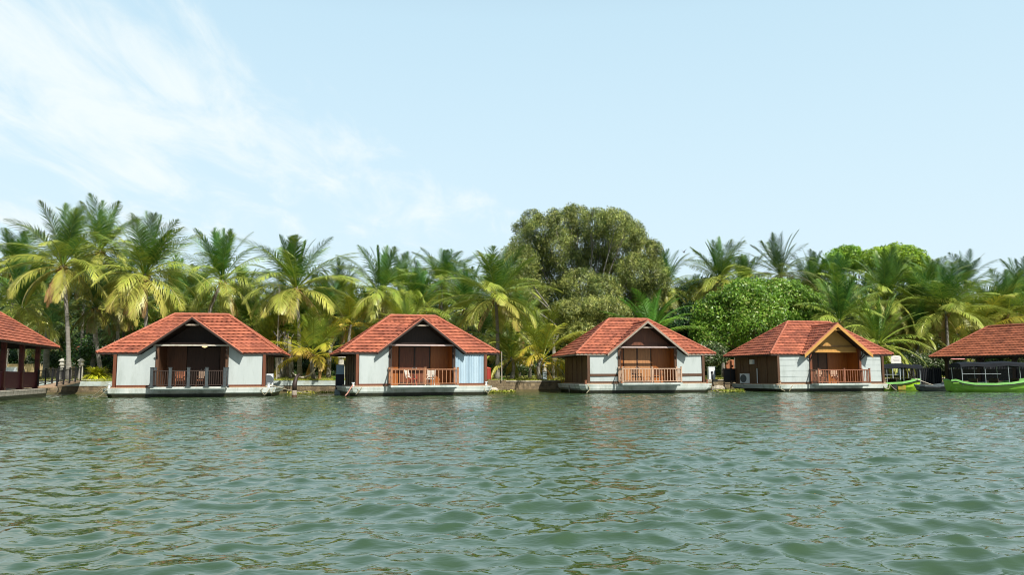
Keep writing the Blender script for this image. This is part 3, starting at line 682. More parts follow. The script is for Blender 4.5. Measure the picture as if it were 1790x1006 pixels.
    return root, dict(bx0=bx0, bx1=bx1, by=by, z=DK + .06, yw=yw, wl=wl, wr=wr, yf=yf, DK=DK)

C = {
 1: dict(W=11.141, Dp=7.9, RH=5.508, rl=3.851, rr=3.829, ry=3.386, xg=0.05, GH=5.031, gw=3.141, hl=-5.15, hr=5.25, wl=1.097, wr=1.077, DK=0.60, X=-20.475, Y=51.054, rot=0.209),
 2: dict(W=10.545, Dp=7.574, RH=5.451, rl=3.699, rr=3.689, ry=3.41, xg=-0.03, GH=5.022, gw=2.931, hl=-4.85, hr=4.78, wl=1.085, wr=0.974, DK=0.629, X=-5.874, Y=52.393, rot=0.306),
 3: dict(W=10.484, Dp=8.14, RH=5.536, rl=3.451, rr=3.994, ry=3.442, xg=0.02, GH=5.149, gw=3.011, hl=-4.95, hr=4.95, wl=0.928, wr=0.972, DK=0.68, X=9.678, Y=57.65, rot=0.156),
 4: dict(W=10.509, Dp=7.3, RH=5.461, rl=3.58, rr=3.222, ry=3.293, xg=0.16, GH=5.086, gw=2.894, hl=-4.95, hr=4.8, wl=0.648, wr=0.978, DK=0.566, X=24.301, Y=60.691, rot=0.222)}
OPT = {
 1: dict(barge='wood_dark', post='wood_red', ppost='wood_brown', side='wood_brown', depth=2.7, pl='wood_brown', pr='wood_brown', door='wood_dark', doors=(-0.75, 1.3), gable='wood_dark', beam='beam_grey', rail='slate', gy=1.6, p=0.4, boll='acwhite'),
 2: dict(barge='wood_dark', post='wood_red', ppost='wood_dark', side='wood_dark', depth=1.5, pl='wood_orange', pr='wood_orange', door='wood_red', doors=(-1.25, 0.85), gable='wood_dark', beam='beam', rail='teak', curtain=1, gy=0.9),
 3: dict(barge='grey_wood', post='wood_brown', ppost='wood_brown', side='wood_brown', depth=1.0, pl='wood_orange', pr='wood_orange', door='wood_teak', doors=(-1.45, 0.65), gable='wood_red', beam='beam', rail='pale', midrail=True, slats=False, gy=0.6, boll='rail_red'),
 4: dict(barge='yellow', post='wood_brown', ppost='wood_red', side='wood_brown', depth=1.5, pl='wood_dark', pr='wood_orange', door='wood_brown', doors=(-1.2, 0.35), gable='ochre_board', beam='yellow', rail='red', slats=True, gy=0.38, p=0.5, boll='deck', hull='hull')}
LAB = {1: 'red-tiled floating cottage with slate grey railing posts and a lit porch lamp',
       2: 'red-tiled floating cottage with a pale blue curtain in its right front bay',
       3: 'red-tiled floating cottage with pale railing and brown rails across its white panels',
       4: 'red-tiled floating cottage with bright ochre barge boards on its gable, beside the boats'}
R = {}
for k in (1, 2, 3, 4): R[k] = cottage(k, C[k], LAB[k], OPT[k])
# lit porch lamp of the first cottage
b = MB(); b.lathe([(.03, 3.36), (.16, 3.30), (.17, 3.24), (.05, 3.18)], 10, (0.62, 1.2)); b.build('porch_lamp', M['lamp'], R[1][0])

def on(k, x, y, z=0):
    P = C[k]; c, s_ = math.cos(P['rot']), math.sin(P['rot']); return Vector((P['X'] + x * c - y * s_, P['Y'] + x * s_ + y * c, z))

# ------------------------------------------------------------------ chairs and small furniture
def chair(kind, label, k, x, y, rz, group):
    root = empty('chair', on(k, x, y, R[k][1]['z']), C[k]['rot'] + rz, label, 'chair', group)
    fm, bm = dict(wood=('chair_wood', 'chair_wood'), rattan=('chair_wood', 'chair_back'), red=('plastic_red', 'plastic_white'), white=('plastic_white', 'plastic_white'), dark=('wood_dark', 'wood_dark'), teak=('rail_red', 'rail_pale'))[kind]
    b = MB(); b.box(-.26, .26, -.25, .24, .38, .43)
    for i in range(5): b.box(-.24, .24, -.24 + .1 * i, -.17 + .1 * i, .431, .45)
    b.build('seat', M[fm], root)
    b = MB(); lean = .12 if kind != 'red' else .28
    for i in range(6): z = .52 + i * .075; b.box(-.23, .23, .24 + lean * (z - .45), .265 + lean * (z - .45), z, z + (.05 if kind in ('wood', 'dark') else .07))
    for s_ in (-.25, .25): b.bar((s_, .24, .43), (s_, .25 + lean * .6, 1.0), .04)
    b.build('backrest', M[bm], root)
    for sx in (-.24, .24):
        for sy in (-.23, .22):
            l = MB(); l.bar((sx, sy, 0), (sx, sy, .39 if sy > 0 else .64), .045); l.build('leg', M[fm], root)
        a = MB(); a.bar((sx, -.27, .65), (sx, .27, .65), .06, .03); a.build('armrest', M[fm], root)
    return root
PG = 'chairs on the cottage porches'
chair('wood', 'slatted reddish armchair behind the slate railing, left of its pair', 1, -0.55, -0.35, 0.1, PG)
chair('rattan', 'brown armchair with pale rattan back behind the slate railing, right of its pair', 1, 0.75, -0.35, -0.1, PG)
chair('red', 'red-framed reclining chair with a pale back on the porch of the curtained cottage', 2, -0.75, -0.35, 0.9, PG)
chair('white', 'white plastic armchair on the porch of the curtained cottage', 2, 0.45, -0.35, -0.5, PG)
chair('dark', 'dark wooden chair behind the pale railing, left of its pair on the third cottage', 3, -0.9, -0.3, 0.3, PG)
chair('dark', 'dark wooden chair behind the pale railing, right of its pair on the third cottage', 3, 0.6, -0.3, -0.4, PG)
chair('teak', 'pale-backed wooden chair nearest the left end of the railing on the ochre-gabled cottage', 4, -1.25, -0.3, 0.2, PG)
chair('teak', 'pale-backed wooden chair behind the middle of the railing on the ochre-gabled cottage', 4, -0.1, -0.3, -0.15, PG)
root = empty('low_table', on(3, -0.2, -0.55, R[3][1]['z']), C[3]['rot'], 'low brown wooden table between the two dark chairs of the third cottage', 'table')
b = MB(); b.box(-.35, .35, -.22, .22, .38, .42); b.build('table_top', M['chair_wood'], root)
for sx in (-.3, .3):
    for sy in (-.18, .18): l = MB(); l.bar((sx, sy, 0), (sx, sy, .38), .04); l.build('leg', M['chair_wood'], root)

def aircon(loc, rz, label, w=.85, h=.62):
    root = empty('air_conditioner', loc, rz, label, 'air conditioner', 'outdoor air conditioning units')
    b = MB(); b.box(-w / 2, w / 2, -.15, .15, .06, h); b.box(-w / 2 - .01, w / 2 + .01, -.16, .16, h, h + .02); b.build('casing', M['acwhite'], root)
    b = MB()
    for i in range(24):
        a0, a1 = 2 * math.pi * i / 24, 2 * math.pi * (i + 1) / 24; r = h * .40
        cx, cz = -w * .14, .06 + h * .46
        b.face([(cx + r * math.cos(a0), -.155, cz + r * math.sin(a0)), (cx, -.155, cz), (cx + r * math.cos(a1), -.155, cz + r * math.sin(a1))])
    b.build('fan_grille', M['acgrille'], root)
    for s_ in (-.3, .3): f = MB(); f.box(s_ - .05, s_ + .05, -.17, .17, 0, .06); f.build('foot', M['black'], root)
    return root
aircon(on(1, 4.75, 1.2, .6), C[1]['rot'], 'white air conditioning unit on the deck at the right end of the leftmost cottage', .5, .85)
aircon(on(4, -4.72, 4.7, .56), C[4]['rot'] - 1.2, 'white air conditioning unit on the deck by the brown side wall of the ochre-gabled cottage', .95, .8)
b = MB(); b.box(-.05, .16, -.22, .22, 0, .32); b.box(-.02, .20, -.26, .26, .32, .36)
o = b.build('vent_box', M['acwhite']); o.parent = R[4][0]; o.location = (R[4][1]['wl'] - .2, 3.6, 2.12)
b = MB(); b.tube([(0, 0, 0), (0, 0, 1.15)], .035); o = b.build('drain_pipe', M['acwhite']); o.parent = R[4][0]; o.location = (R[4][1]['wl'] - .14, 2.9, .62)

# ------------------------------------------------------------------ ropes
def rope(pts, label, m_='rope', r=.028, sag=0.0):
    P_ = []
    for a, c in zip(pts[:-1], pts[1:]):
        a, c = Vector(a), Vector(c)
        for i in range(6): t = i / 6; P_.append(a.lerp(c, t) - Vector((0, 0, sag * 4 * t * (1 - t))))
    P_.append(Vector(pts[-1])); b = MB(); b.tube(P_, r, 5)
    return tag(b.build('mooring_rope', M[m_], smooth=True), label, 'rope', 'mooring ropes')
rope([on(1, -4.7, .05, .82), on(1, -5.15, .1, .55), on(1, -5.9, .5, .05)], 'pale mooring rope dropping to the water at the left end of the leftmost cottage', sag=.05)
rope([on(1, -4.75, -.14, .8), on(1, -4.85, -.2, .45), on(1, -5.5, -.2, .02)], 'thin slack rope looped over the left hull corner of the leftmost cottage', sag=.12, r=.02)
a = on(1, 4.6, -.16, .5)
rope([on(1, 4.8, .05, .85), on(1, 4.35, -.17, .45), on(1, 4.6, -.17, .12), on(1, 4.9, -.17, .5), on(1, 5.0, -.16, .2), on(1, 5.15, 0, .55)], 'tangled pale rope hanging round the bollard at the right end of the leftmost cottage', sag=.05, r=.022)
rope([on(1, 4.8, .05, .8), on(1, 7.3, 2.5, .15)], 'straight rope from the right bollard of the leftmost cottage towards the shore', sag=.1)
rope([on(2, -4.4, .05, .85), on(2, -4.6, -.16, .55), on(2, -4.95, -.2, .05)], 'faded pink rope hanging over the left hull corner of the curtained cottage', 'rope_pink', r=.045, sag=.05)
rope([on(2, -4.4, .05, .8), on(2, -4.1, -.17, .4), on(2, -4.3, -.17, .12), on(2, -3.9, -.16, .6)], 'thin white rope loop on the hull beside the pink rope of the curtained cottage', r=.022, sag=.05)
rope([on(2, 4.3, .05, .85), on(2, 4.15, -.17, .35), on(2, 4.45, -.17, .15), on(2, 4.6, -.1, .6)], 'short rope loop on the hull under the right bollard of the curtained cottage', r=.025, sag=.04)
rope([on(3, -4.4, -.1, .6), on(3, -4.3, -.22, .3), on(3, -4.55, -.2, .03)], 'rope hanging down the left hull corner of the third cottage', r=.04)
rope([on(3, -4.95, 3.5, .6), on(3, -5.0, 3.2, .05)], 'short rope hanging from the grey left side of the third cottage hull', r=.04)
rope([on(3, 4.5, .05, .85), on(3, 5.0, -.0, .35), on(3, 5.7, .3, .02)], 'green-tinged rope from the right hull corner of the third cottage to the water', sag=.08)
rope([on(4, -4.5, .05, .75), on(4, -4.75, -.15, .35), on(4, -4.3, -.2, .1)], 'rope looped at the front left hull corner of the ochre-gabled cottage', sag=.05)
rope([on(4, -3.6, -.15, .5), on(4, -4.0, -.25, .05)], 'short slanting rope on the hull under the left panel of the ochre-gabled cottage', r=.025)
rope([on(4, 4.35, .05, .75), on(4, 4.1, -.17, .3), on(4, 4.5, -.17, .15), on(4, 4.7, -.1, .5), on(4, 5.6, .3, .02)], 'pale rope wound at the right hull end of the ochre-gabled cottage', r=.035, sag=.04)

# ------------------------------------------------------------------ pavilions
def pavilion(name, origin, rot, W, Dp, EH, RH, label, posts, walls, floorz, seed, tile, hullm):
    """local x along the visible long eave, y inward"""
    root = empty(name, origin, rot, label, 'pavilion', 'open pavilions at the edges')
    ry = Dp / 2; hip_roof(root, W, Dp, RH, ry, ry, ry, EH, None, tile, seed)
    hull_mesh(root, .5 - W / 2, W / 2 - .5, .35, Dp - .35, floorz, hullm, bow=.2)
    for (x, y) in posts:
        b = MB(); b.box(x - .13, x + .13, y - .13, y + .13, floorz, EH - .1 + min(.6, (y - 0) * .5)); b.box(x - .18, x + .18, y - .18, y + .18, floorz, floorz + .15)
        b.bar((x, y, EH - .55), (x + .4, y, EH - .05), .07); b.bar((x, y, EH - .55), (x - .4, y, EH - .05), .07)
        b.build('post', M['maroon_post' if walls else 'wood_dark'], root)
    if walls or True:
        xs = sorted(set(x for x, y in posts if y < 1.5))
        for a, c in zip(xs[:-1], xs[1:]):
            b = MB(); n = max(3, int((c - a) / .16)); rq = random.Random(int(a * 10))
            for i in range(n): b.box(a + (c - a) * i / n + .008, a + (c - a) * (i + 1) / n - .008, 1.0, 1.04, floorz + .08, floorz + 1.02, rq.random())
            b.box(a, c, .97, 1.07, floorz + 1.02, floorz + 1.09); b.build('board_panel', M['maroon' if walls else 'black'], root)
    return root
L_dir = Vector((-0.29, 0.957)); 
# left pavilion: visible eave runs from the near out-of-frame corner to the far corner at (-30.9, 54.6)
def along(corner, d, W): return (corner[0] - d[0] * W / 2, corner[1] - d[1] * W / 2, 0)
WL_ = 20.0; rotL = math.atan2(0.957, -0.29)       # local +x points away from the camera, +y (inward) = left
org = along((-30.9, 54.6), (-0.29, 0.957), WL_)
px_ = [(-WL_ / 2 + 1 + i * 3.6, 1.02) for i in range(6)]
px_ = [(x + 0.0, y) for x, y in px_] + [(-WL_ / 2 + 1 + i * 3.6, 8.0) for i in range(6)]
pavilion('pavilion', org, rotL, WL_, 9.0, 3.3, 6.6, 'open red-roofed floating pavilion with maroon board walls, cut off by the left edge', px_, True, .55, 900, 'tile', 'cap')
WR_ = 20.0; dR = Vector((0.43, -0.903)).normalized()
rotR = math.atan2(-dR.y, -dR.x)                     # local +x points back to the far corner; inward is -y -> build from the other side
org = (37.2 + dR.x * WR_ / 2, 71.6 + dR.y * WR_ / 2, 0)
rotR = math.atan2(dR.y, dR.x)                       # +x towards the camera, +y inward (right)
pavilion('pavilion', org, rotR, WR_, 6.8, 2.8, 5.4, 'open red-roofed pavilion behind the green canopied boat, cut off by the right edge',
         [(-WR_ / 2 + 1 + i * 3.0, 1.0) for i in range(7)] + [(-WR_ / 2 + 1 + i * 3.0, 5.8) for i in range(7)], False, .6, 950, 'tile_far', 'hull_grey')

# gangway from the left pavilion to the shore
def gangway():
    a = Vector((-30.75, 53.2, .72)); c = Vector((-33.6, 61.4, 1.02)); root = empty('gangway', a, 0, 'black-railed gangway linking the left pavilion to the shore path', 'gangway')
    d = (c - a); w = Vector((-d.y, d.x, 0)).normalized() * .55
    b = MB(); b.bar((0, 0, -.06), d - Vector((0, 0, .06)), 1.15, .12); b.build('walkway', M['deck'], root)
    for s_ in (-1, 1):
        r = MB(); o_ = w * s_
        r.bar(o_ + Vector((0, 0, 1.0)), d + o_ + Vector((0, 0, 1.0)), .05); r.bar(o_ + Vector((0, 0, .12)), d + o_ + Vector((0, 0, .12)), .04)
        for i in range(27): p = o_ + d * (i / 26); r.bar(p + Vector((0, 0, .1)), p + Vector((0, 0, 1.0)), .022)
        for i in range(5): p = o_ + d * (i / 4); r.bar(p, p + Vector((0, 0, 1.12)), .08)
        r.build('railing', M['black'], root)
gangway()

# ------------------------------------------------------------------ lanterns, bins, signs
def lantern(px, D, zb, h, label, body='lantern', sc_=1.0, style=0):
    root = empty('stone_lantern', (WX(px, D), D, zb), 0, label, 'garden lantern', 'stone garden lanterns'); s_ = h / 2.0
    b = MB()
    if style == 0: b.lathe([(.30 * s_, 0), (.30 * s_, .08 * s_), (.24 * s_, .12 * s_), (.20 * s_, .7 * s_), (.17 * s_, 1.35 * s_), (.24 * s_, 1.42 * s_)], 8)
    else: b.box(-.24 * s_, .24 * s_, -.24 * s_, .24 * s_, 0, 1.0 * s_); 
    b.build('pillar', M[body], root)
    z1 = 1.42 * s_ if style == 0 else 1.0 * s_
    b = MB(); b.lathe([(.26 * s_, z1), (.30 * s_, z1 + .06 * s_), (.22 * s_, z1 + .10 * s_), (.20 * s_, z1 + (.36 if style == 0 else .62) * s_)], 8 if style else 4); b.build('light_box', M['lantern'], root)
    zt = z1 + (.36 if style == 0 else .62) * s_
    b = MB(); b.lathe([(.33 * s_, zt), (.33 * s_, zt + .05 * s_), (.20 * s_, zt + .14 * s_), (.05 * s_, zt + .26 * s_)], 8 if style else 4); b.build('cap', M['lantern'], root)
lantern(112, 63.5, 1.0, 1.75, 'pale stone lantern post beside the gangway, left of the two by the palm trunk')
lantern(144.5, 64.0, 1.0, 1.75, 'pale stone lantern post beside the golden shrub, right of the two by the palm trunk')
lantern(951, 66.6, .84, 1.5, 'squat stone lantern on a blue-grey plinth at the shore wall left of the third cottage', 'lantern_blue', style=1)
lantern(597, 64, .98, 2.2, 'stone lantern whose top shows above the navy and pale blue cabinet', style=1)
# navy cabinet with pale blue top
x_, d_ = WX(595.5, 58.5), 58.5
root = empty('service_cabinet', (x_, d_, .35), .25, 'tall navy cabinet with a pale blue upper panel left of the curtained cottage', 'cabinet')
b = MB(); b.box(-.31, .31, -.2, .2, 0, 1.05); b.box(-.29, .29, -.18, .18, 1.05, 1.78); b.build('body', M['navy'], root)
b = MB(); b.box(-.27, .27, -.215, -.185, 1.08, 1.76); b.build('front_panel', M['panelblue'], root)
b = MB(); b.box(-.36, .36, -.24, .24, -.45, -.002); b.build('plinth', M['hull_grey'], root)
# red bin
root = empty('litter_bin', (WX(852, 64.5), 64.5, .95), 0, 'red cylindrical bin on the lawn edge right of the curtained cottage', 'bin')
b = MB(); b.lathe([(.24, 0), (.27, .05), (.27, .85), (.25, .88)], 16); b.build('body', M['red'], root, smooth=False)
b = MB(); b.lathe([(.30, .881), (.30, .93), (.15, 1.0), (.03, 1.03)], 16); b.build('lid', M['plastic_red'], root)
# thin poles
def pole(px, D, y0, y1, r, m_, label, name='pole', bend=0):
    x = WX(px, D); z0, z1 = ground_z(x, D) if y0 is None else WZ(px, y0, D), WZ(px, y1, D)
    b = MB(); b.tube([(0, 0, 0), (bend * .5, 0, (z1 - z0) * .5), (bend, 0, z1 - z0)], [r, r * .9, r * .7], 6)
    o = b.build(name, M[m_], loc=(x, D, z0)); return tag(o, label, 'pole', 'thin poles on shore')
pole(876.5, 62.2, None, 616, .05, 'cap', 'thin pale pole standing at the right eave of the curtained cottage')
pole(485.5, 63, None, 500, .035, 'cap', 'tall thin pale pole rising among the palms right of the leftmost cottage')
pole(1259, 71, None, 622, .03, 'metal', 'thin grey pole on the lawn right of the white power pedestal')
pole(1283, 70, None, 622, .11, 'cap', 'thick cream post left of the ochre-gabled cottage, beside the terracotta disc')
root = empty('antenna_mast', (WX(1765, 110), 110, 1.3), 0, 'thin lattice antenna mast rising above the palms near the right edge', 'antenna')
zt = WZ(1765, 478, 110) - 1.3
b = MB(); b.tube([(0, 0, 0), (0, 0, zt)], .045, 6); b.build('mast', M['metal'], root)
b = MB()
for z, w in ((zt - .3, .5), (zt - .9, .8), (zt - 1.5, .6), (zt - 2.4, .35)): b.bar((-w, 0, z), (w, 0, z + .1), .04)
b.build('crossbars', M['metal'], root)
# mooring stump in the water
root = empty('mooring_stump', (WX(517, 50.5), 50.5, -.3), 0, 'dark leaning timber stump with a pale collar standing in the water', 'stump')
b = MB(); b.tube([(0, 0, .72), (0, 0, 1.1), (.05, .15, 1.5), (.2, .4, 1.75)], [.14, .15, .12, .05], 9); b.build('timber', M['wood_dark'], root, smooth=True)
b = MB(); b.lathe([(.18, -.3), (.18, .02), (.16, .3), (.15, .42)], 12); b.build('base', M['wood_brown'], root)
b = MB(); b.lathe([(.165, .421), (.175, .45), (.165, .64), (.14, .72)], 12); b.build('collar', M['grey_wood'], root)
# white power pedestal
root = empty('power_pedestal', (WX(1240.5, 67.5), 67.5, .80), .1, 'white power pedestal on the shore edge between the third and fourth cottages', 'pedestal')
b = MB(); b.box(-.28, .28, -.2, .2, .12, 1.15); b.box(-.31, .31, -.23, .23, 1.15, 1.19); b.build('cabinet', M['acwhite'], root)
b = MB(); b.box(-.45, .45, -.3, .3, -.1, .12); b.build('base', M['cap'], root)
b = MB(); b.tube([(0, -.24, .72), (0, -.25, .1), (.02, -.4, -.6)], .05, 7); b.build('cable', M['black'], root)
b = MB(); b.box(-.08, .08, -.235, -.201, .62, .78); b.build('socket', M['black'], root)
# dark gangway gate beside 4th cottage
root = empty('gate', (WX(1274, 66.5), 66.5, .55), .05, 'black boarded gangway gate at the left side of the ochre-gabled cottage', 'gate')
for x in (-.28, .28):
    b = MB(); b.box(x - .26, x + .26, -.03, .03, .25, 1.25); b.box(x - .22, x + .22, -.04, -.03, .12, .24); b.build('gate_leaf', M['black'], root)
for x in (-.56, 0, .56): b = MB(); b.box(x - .03, x + .03, -.05, .05, -.5, 1.3); b.build('gate_post', M['wood_dark'], root)
b = MB(); b.box(-.5, .5, -.5, .6, -.02, .05); b.build('threshold', M['deck'], root)
# terracotta disc
b = MB(); b.tube([(0, -.1, 0), (0, -.05, 0), (0, .06, 0), (0, .1, 0)], [.5, .56, .56, .45], 20)
for i in range(4): b.tube([(0, -.13, 0), (0, -.10, 0)], [.08, .12], 8)
tag(b.build('terracotta_wheel', M['terracotta'], loc=(WX(1277, 70.5), 70.5, WZ(1277, 641, 70.5)), smooth=False), 'round terracotta ornament behind the black gate', 'ornament')
b = MB(); b.box(-.07, .07, -.07, .07, -1.2, -.4); tag(b.build('post', M['wood_brown'], loc=(WX(1277, 70.5), 70.6, WZ(1277, 641, 70.5))), 'short post carrying the terracotta ornament', 'post')
# rocks
rr = random.Random(8)
for i, (px, D, s_, lb) in enumerate([(1252, 64.5, .42, 'tan boulder at the waterline right of the third cottage'), (1259, 65, .3, 'small tan stone just right of the boulder by the third cottage'), (862, 61.5, .35, 'pale flat rock at the foot of the landing steps'), (868, 62.3, .25, 'small pale stone right of the flat rock at the landing steps')]):
    b = MB(); prof = []
    n = 9; m1 = 6; base = []
    for a in range(m1):
        ph = math.pi * a / (m1 - 1) - math.pi / 2
        for c in range(n):
            th = 2 * math.pi * c / n; r = s_ * (.85 + .3 * rr.random()); base.append((r * math.cos(ph) * math.cos(th) * 1.3, r * math.cos(ph) * math.sin(th), r * math.sin(ph) * .7))
    b.v = base
    for a in range(m1 - 1):
        for c in range(n): b.f.append((a * n + c, a * n + (c + 1) % n, (a + 1) * n + (c + 1) % n, (a + 1) * n + c)); b.a.append(.5); b.mi.append(0)
    tag(b.build('rock', M['path'] if i > 1 else M['cap'], loc=(WX(px, D), D, .15)), lb, 'rock', 'shore rocks')

# cream sign above the lime boat
D = 66; root = empty('sign', (WX(1563, D), D, ground_z(WX(1563, D), 76) - .45), 0, 'cream round-topped sign board standing above the black canopy of the lime boat', 'sign')
zc = WZ(1563, 629.5, D) - root.location.z; b = MB(); w = .41; h = .32
pts = [(-w, -h), (w, -h), (w, h * .6), (w * .8, h * .9), (w * .4, h), (-w * .4, h), (-w * .8, h * .9), (-w, h * .6)]
b.face([(x, -.03, zc + z) for x, z in pts]); b.face([(x, .03, zc + z) for x, z in reversed(pts)])
for i in range(8): (x0_, z0_), (x1_, z1_) = pts[i], pts[(i + 1) % 8]; b.face([(x0_, -.03, zc + z0_), (x0_, .03, zc + z0_), (x1_, .03, zc + z1_), (x1_, -.03, zc + z1_)])
b.build('board', M['sign'], root)
b = MB()
for (z, a, c) in ((.13, -.12, .12), (-.06, -.26, .26), (-.12, -.2, .28)):
    x = a; rq = random.Random(int(z * 100))
    while x < c: l = .03 + rq.random() * .05; b.box(x, x + l, -.036, -.031, zc + z, zc + z + .03); x += l + .02
b.build('lettering', M['sign_ink'], root)
for s_ in (-.3, .3): b = MB(); b.bar((s_, .06, -.6), (s_, .06, zc - .1), .06); b.build('leg', M['metal'], root)

# ------------------------------------------------------------------ boats
def boat(px0, D, L, rz, prof, label, hullm, trimm, canopy, bluebow=False, name='boat', group='boats moored on the right', side='r'):
    """prof: list of (t, half_beam, z_keel, z_sheer)"""
    root = empty(name, (WX(px0, D), D, 0), rz, label, 'boat', group)
    S_ = []
    for t, hb, zk, zs in prof:
        x = t * L; S_.append([Vector((x, -hb, zs)), Vector((x, -hb * .97, zs - .12)), Vector((x, -hb * .86, zs * .45 + zk * .55)), Vector((x, -hb * .5, zk + .03)), Vector((x, 0, zk)),
                              Vector((x, hb * .5, zk + .03)), Vector((x, hb * .86, zs * .45 + zk * .55)), Vector((x, hb * .97, zs - .12)), Vector((x, hb, zs))])
    b = MB()
    for A, B in zip(S_[:-1], S_[1:]):
        for k in range(8): b.face([A[k], B[k], B[k + 1], A[k + 1]])
    b.face(list(reversed(S_[0]))); b.face(S_[-1])
    h = b.build('hull', M[hullm], root, smooth=False)
    g = MB()
    for A, B in zip(S_[:-1], S_[1:]):
        for k, o_ in ((0, -.04), (8, .04)):
            g.bar(A[k] + Vector((0, o_, 0)), B[k] + Vector((0, o_, 0)), .10, .14)
    g.build('gunwale', M[trimm], root)
    r = MB()
    for A, B in zip(S_[:-1], S_[1:]): r.bar(A[0] + Vector((0, -.06, -.12)), B[0] + Vector((0, -.06, -.12)), .04, .05)
    r.build('rub_rail', M['black'], h)
    f = MB()
    for A, B in zip(S_[:-1], S_[1:]): f.face([A[1] + Vector((0, .05, -.12)), B[1] + Vector((0, .05, -.12)), B[7] + Vector((0, -.05, -.12)), A[7] + Vector((0, -.05, -.12))])
    f.build('floor', M[hullm], root)
    if canopy:
        t0, t1, zc, hb = canopy; c = MB(); n = 14; x0, x1 = t0 * L, t1 * L; rq = random.Random(4); st = []
        for i in range(n + 1):
            x = x0 + (x1 - x0) * i / n; z = zc + .04 * math.sin(i * .9) + .06 * math.sin(math.pi * i / n); dr = .12 + .05 * rq.random()
            st.append([Vector((x, -hb - .04, z - dr - .08)), Vector((x, -hb, z)), Vector((x, -hb * .4, z + .12)), Vector((x, hb * .4, z + .12)), Vector((x, hb, z)), Vector((x, hb + .04, z - dr - .08))])
        for A, B in zip(st[:-1], st[1:]):
            for k in range(5): c.face([A[k], B[k], B[k + 1], A[k + 1]])
        c.face(st[0]); c.face(list(reversed(st[-1]))); c.build('canopy', M['canvas'], root, smooth=False)
        for i in range(4):
            for s_ in (-1, 1):
                x = x0 + .15 + (x1 - x0 - .3) * i / 3; p = MB(); p.tube([(x, s_ * (hb - .12), .45), (x - .04, s_ * (hb - .06), zc)], .02, 6); p.build('canopy_pole', M['metal'], root)
        p = MB(); p.bar((x0 + .15, -hb + .1, (zc + .6) / 2 + .0), (x0 + (x1 - x0) * .55, -hb + .1, (zc + .6) / 2), .025); p.build('side_rail', M['metal'], root)
        for i in range(3):
            x = x0 + (x1 - x0) * (.2 + .28 * i); p = MB(); p.box(x - .2, x + .2, -hb * .75, hb * .75, .5, .56); p.box(x + .17, x + .22, -hb * .75, hb * .75, .56, .95); p.build('bench', M['wood_dark'], root)
    return root, S_
prof = [(0, .62, .05, .82), (.04, .72, -.05, .86), (.10, .82, -.12, .70), (.2, .9, -.15, .58), (.4, .95, -.18, .56), (.55, .93, -.18, .62), (.7, .78, -.12, .78), (.82, .55, .02, .95), (.92, .28, .2, 1.08), (1.0, .05, .7, 1.20)]
g1, S1 = boat(1650, 58.5, 7.2, -.10, prof, 'long green boat with a black canopy and a blue-bottomed bow at the right edge', 'boat', 'boat_lite', (.08, .78, 1.98, .9))
b = MB(); A = S1
for i in range(6, 9):
    P0, P1 = A[i], A[i + 1]
    b.face([P0[3] + Vector((0, -.07, -.02)), P1[3] + Vector((0, -.07, -.02)), P1[2].lerp(P1[3], .3) + Vector((0, -.05, 0)), P0[2].lerp(P0[3], .75 - .25 * (i - 6)) + Vector((0, -.05, 0))])
b.build('bow_patch', M['boat_blue'], g1)
b = MB(); b.box(.05, .5, -.83, -.79, .60, .68); b.build('name_plate', M['boat'], g1)
prof2 = [(0, .6, .0, .68), (.08, .8, -.1, .70), (.3, .95, -.15, .58), (.6, .95, -.15, .62), (.8, .8, -.1, .78), (.9, .62, 0, .88), (1.0, .35, .1, .86)]
g2, S2 = boat(1503, 63.5, 4.45, .04, prof2, 'lime green boat with an orange patch and black canopy half hidden by the ochre-gabled cottage', 'boat_lime', 'boat_lite', (.02, .98, 1.92, .95))
b = MB(); b.box(2.35, 2.95, -.93, -.89, .08, .42); b.build('hull_patch', M['boat_orange'], g2)
b = MB(); b.tube([(2.05, -1.0, .28), (2.05, -.9, .28)], [.2, .22], 14); b.build('tyre_fender', M['black'], g2)
prof3 = [(0, .3, .1, .45), (.1, .5, -.05, .42), (.5, .6, -.1, .38), (.85, .5, -.05, .5), (1.0, .2, .15, .62)]
g3, S3 = boat(1597, 61.5, 2.6, .05, prof3, 'small dark grey rowing boat between the lime boat and the long green boat', 'boat_grey', 'boat_grey', None)
b = MB(); b.tube([(-.3, -.4, .95), (1.0, -.5, .45)], .035, 6); tag(b.build('oar', M['path'], loc=(WX(1596, 61.0), 61.0, 0)), 'pale oar slanting over the small dark grey boat', 'oar')
# outboard end & clutter right
# black fence on the shore behind the boats
def bar_fence(px0, px1, D, zb, h, label, m_, net=None, gap=.16):
    x0, x1 = WX(px0, D), WX(px1, D); root = empty('fence', (x0, D, zb), 0, label, 'fence'); L = x1 - x0
    b = MB(); b.bar((0, 0, h), (L, 0, h), .05); b.bar((0, 0, .12), (L, 0, .12), .04); n = int(L / gap)
    for i in range(n + 1): b.box(L * i / n - .015, L * i / n + .015, -.015, .015, 0, h)
    b.build('bars', M[m_], root)
    n = max(1, int(L / 1.6))
    for i in range(n + 1): p = MB(); p.box(L * i / n - .05, L * i / n + .05, -.05, .05, -.2, h + .08); p.box(L * i / n - .07, L * i / n + .07, -.07, .07, h + .08, h + .12); p.build('fence_post', M[m_], root)
    if net: p = MB(); p.box(net[0] * L, net[1] * L, .04, .06, .15, h - .03); p.build('screen', M['canvas'], root)
bar_fence(1538, 1592, 75.0, .95, .95, 'low black bar fence seen under the canopy of the lime boat', 'black')
bar_fence(1592, 1660, 71.5, .3, 1.5, 'tall black fence with a dark screen between the two canopied boats', 'black', (.12, .72))
bar_fence(1662, 1790, 80, .9, 1.2, 'black bar fence behind the right pavilion', 'black', (.0, .98))
b = MB(); b.box(-2.4, 2.4, -.1, .1, 0, .62); b.box(-2.45, 2.45, -.14, .14, .62, .70)
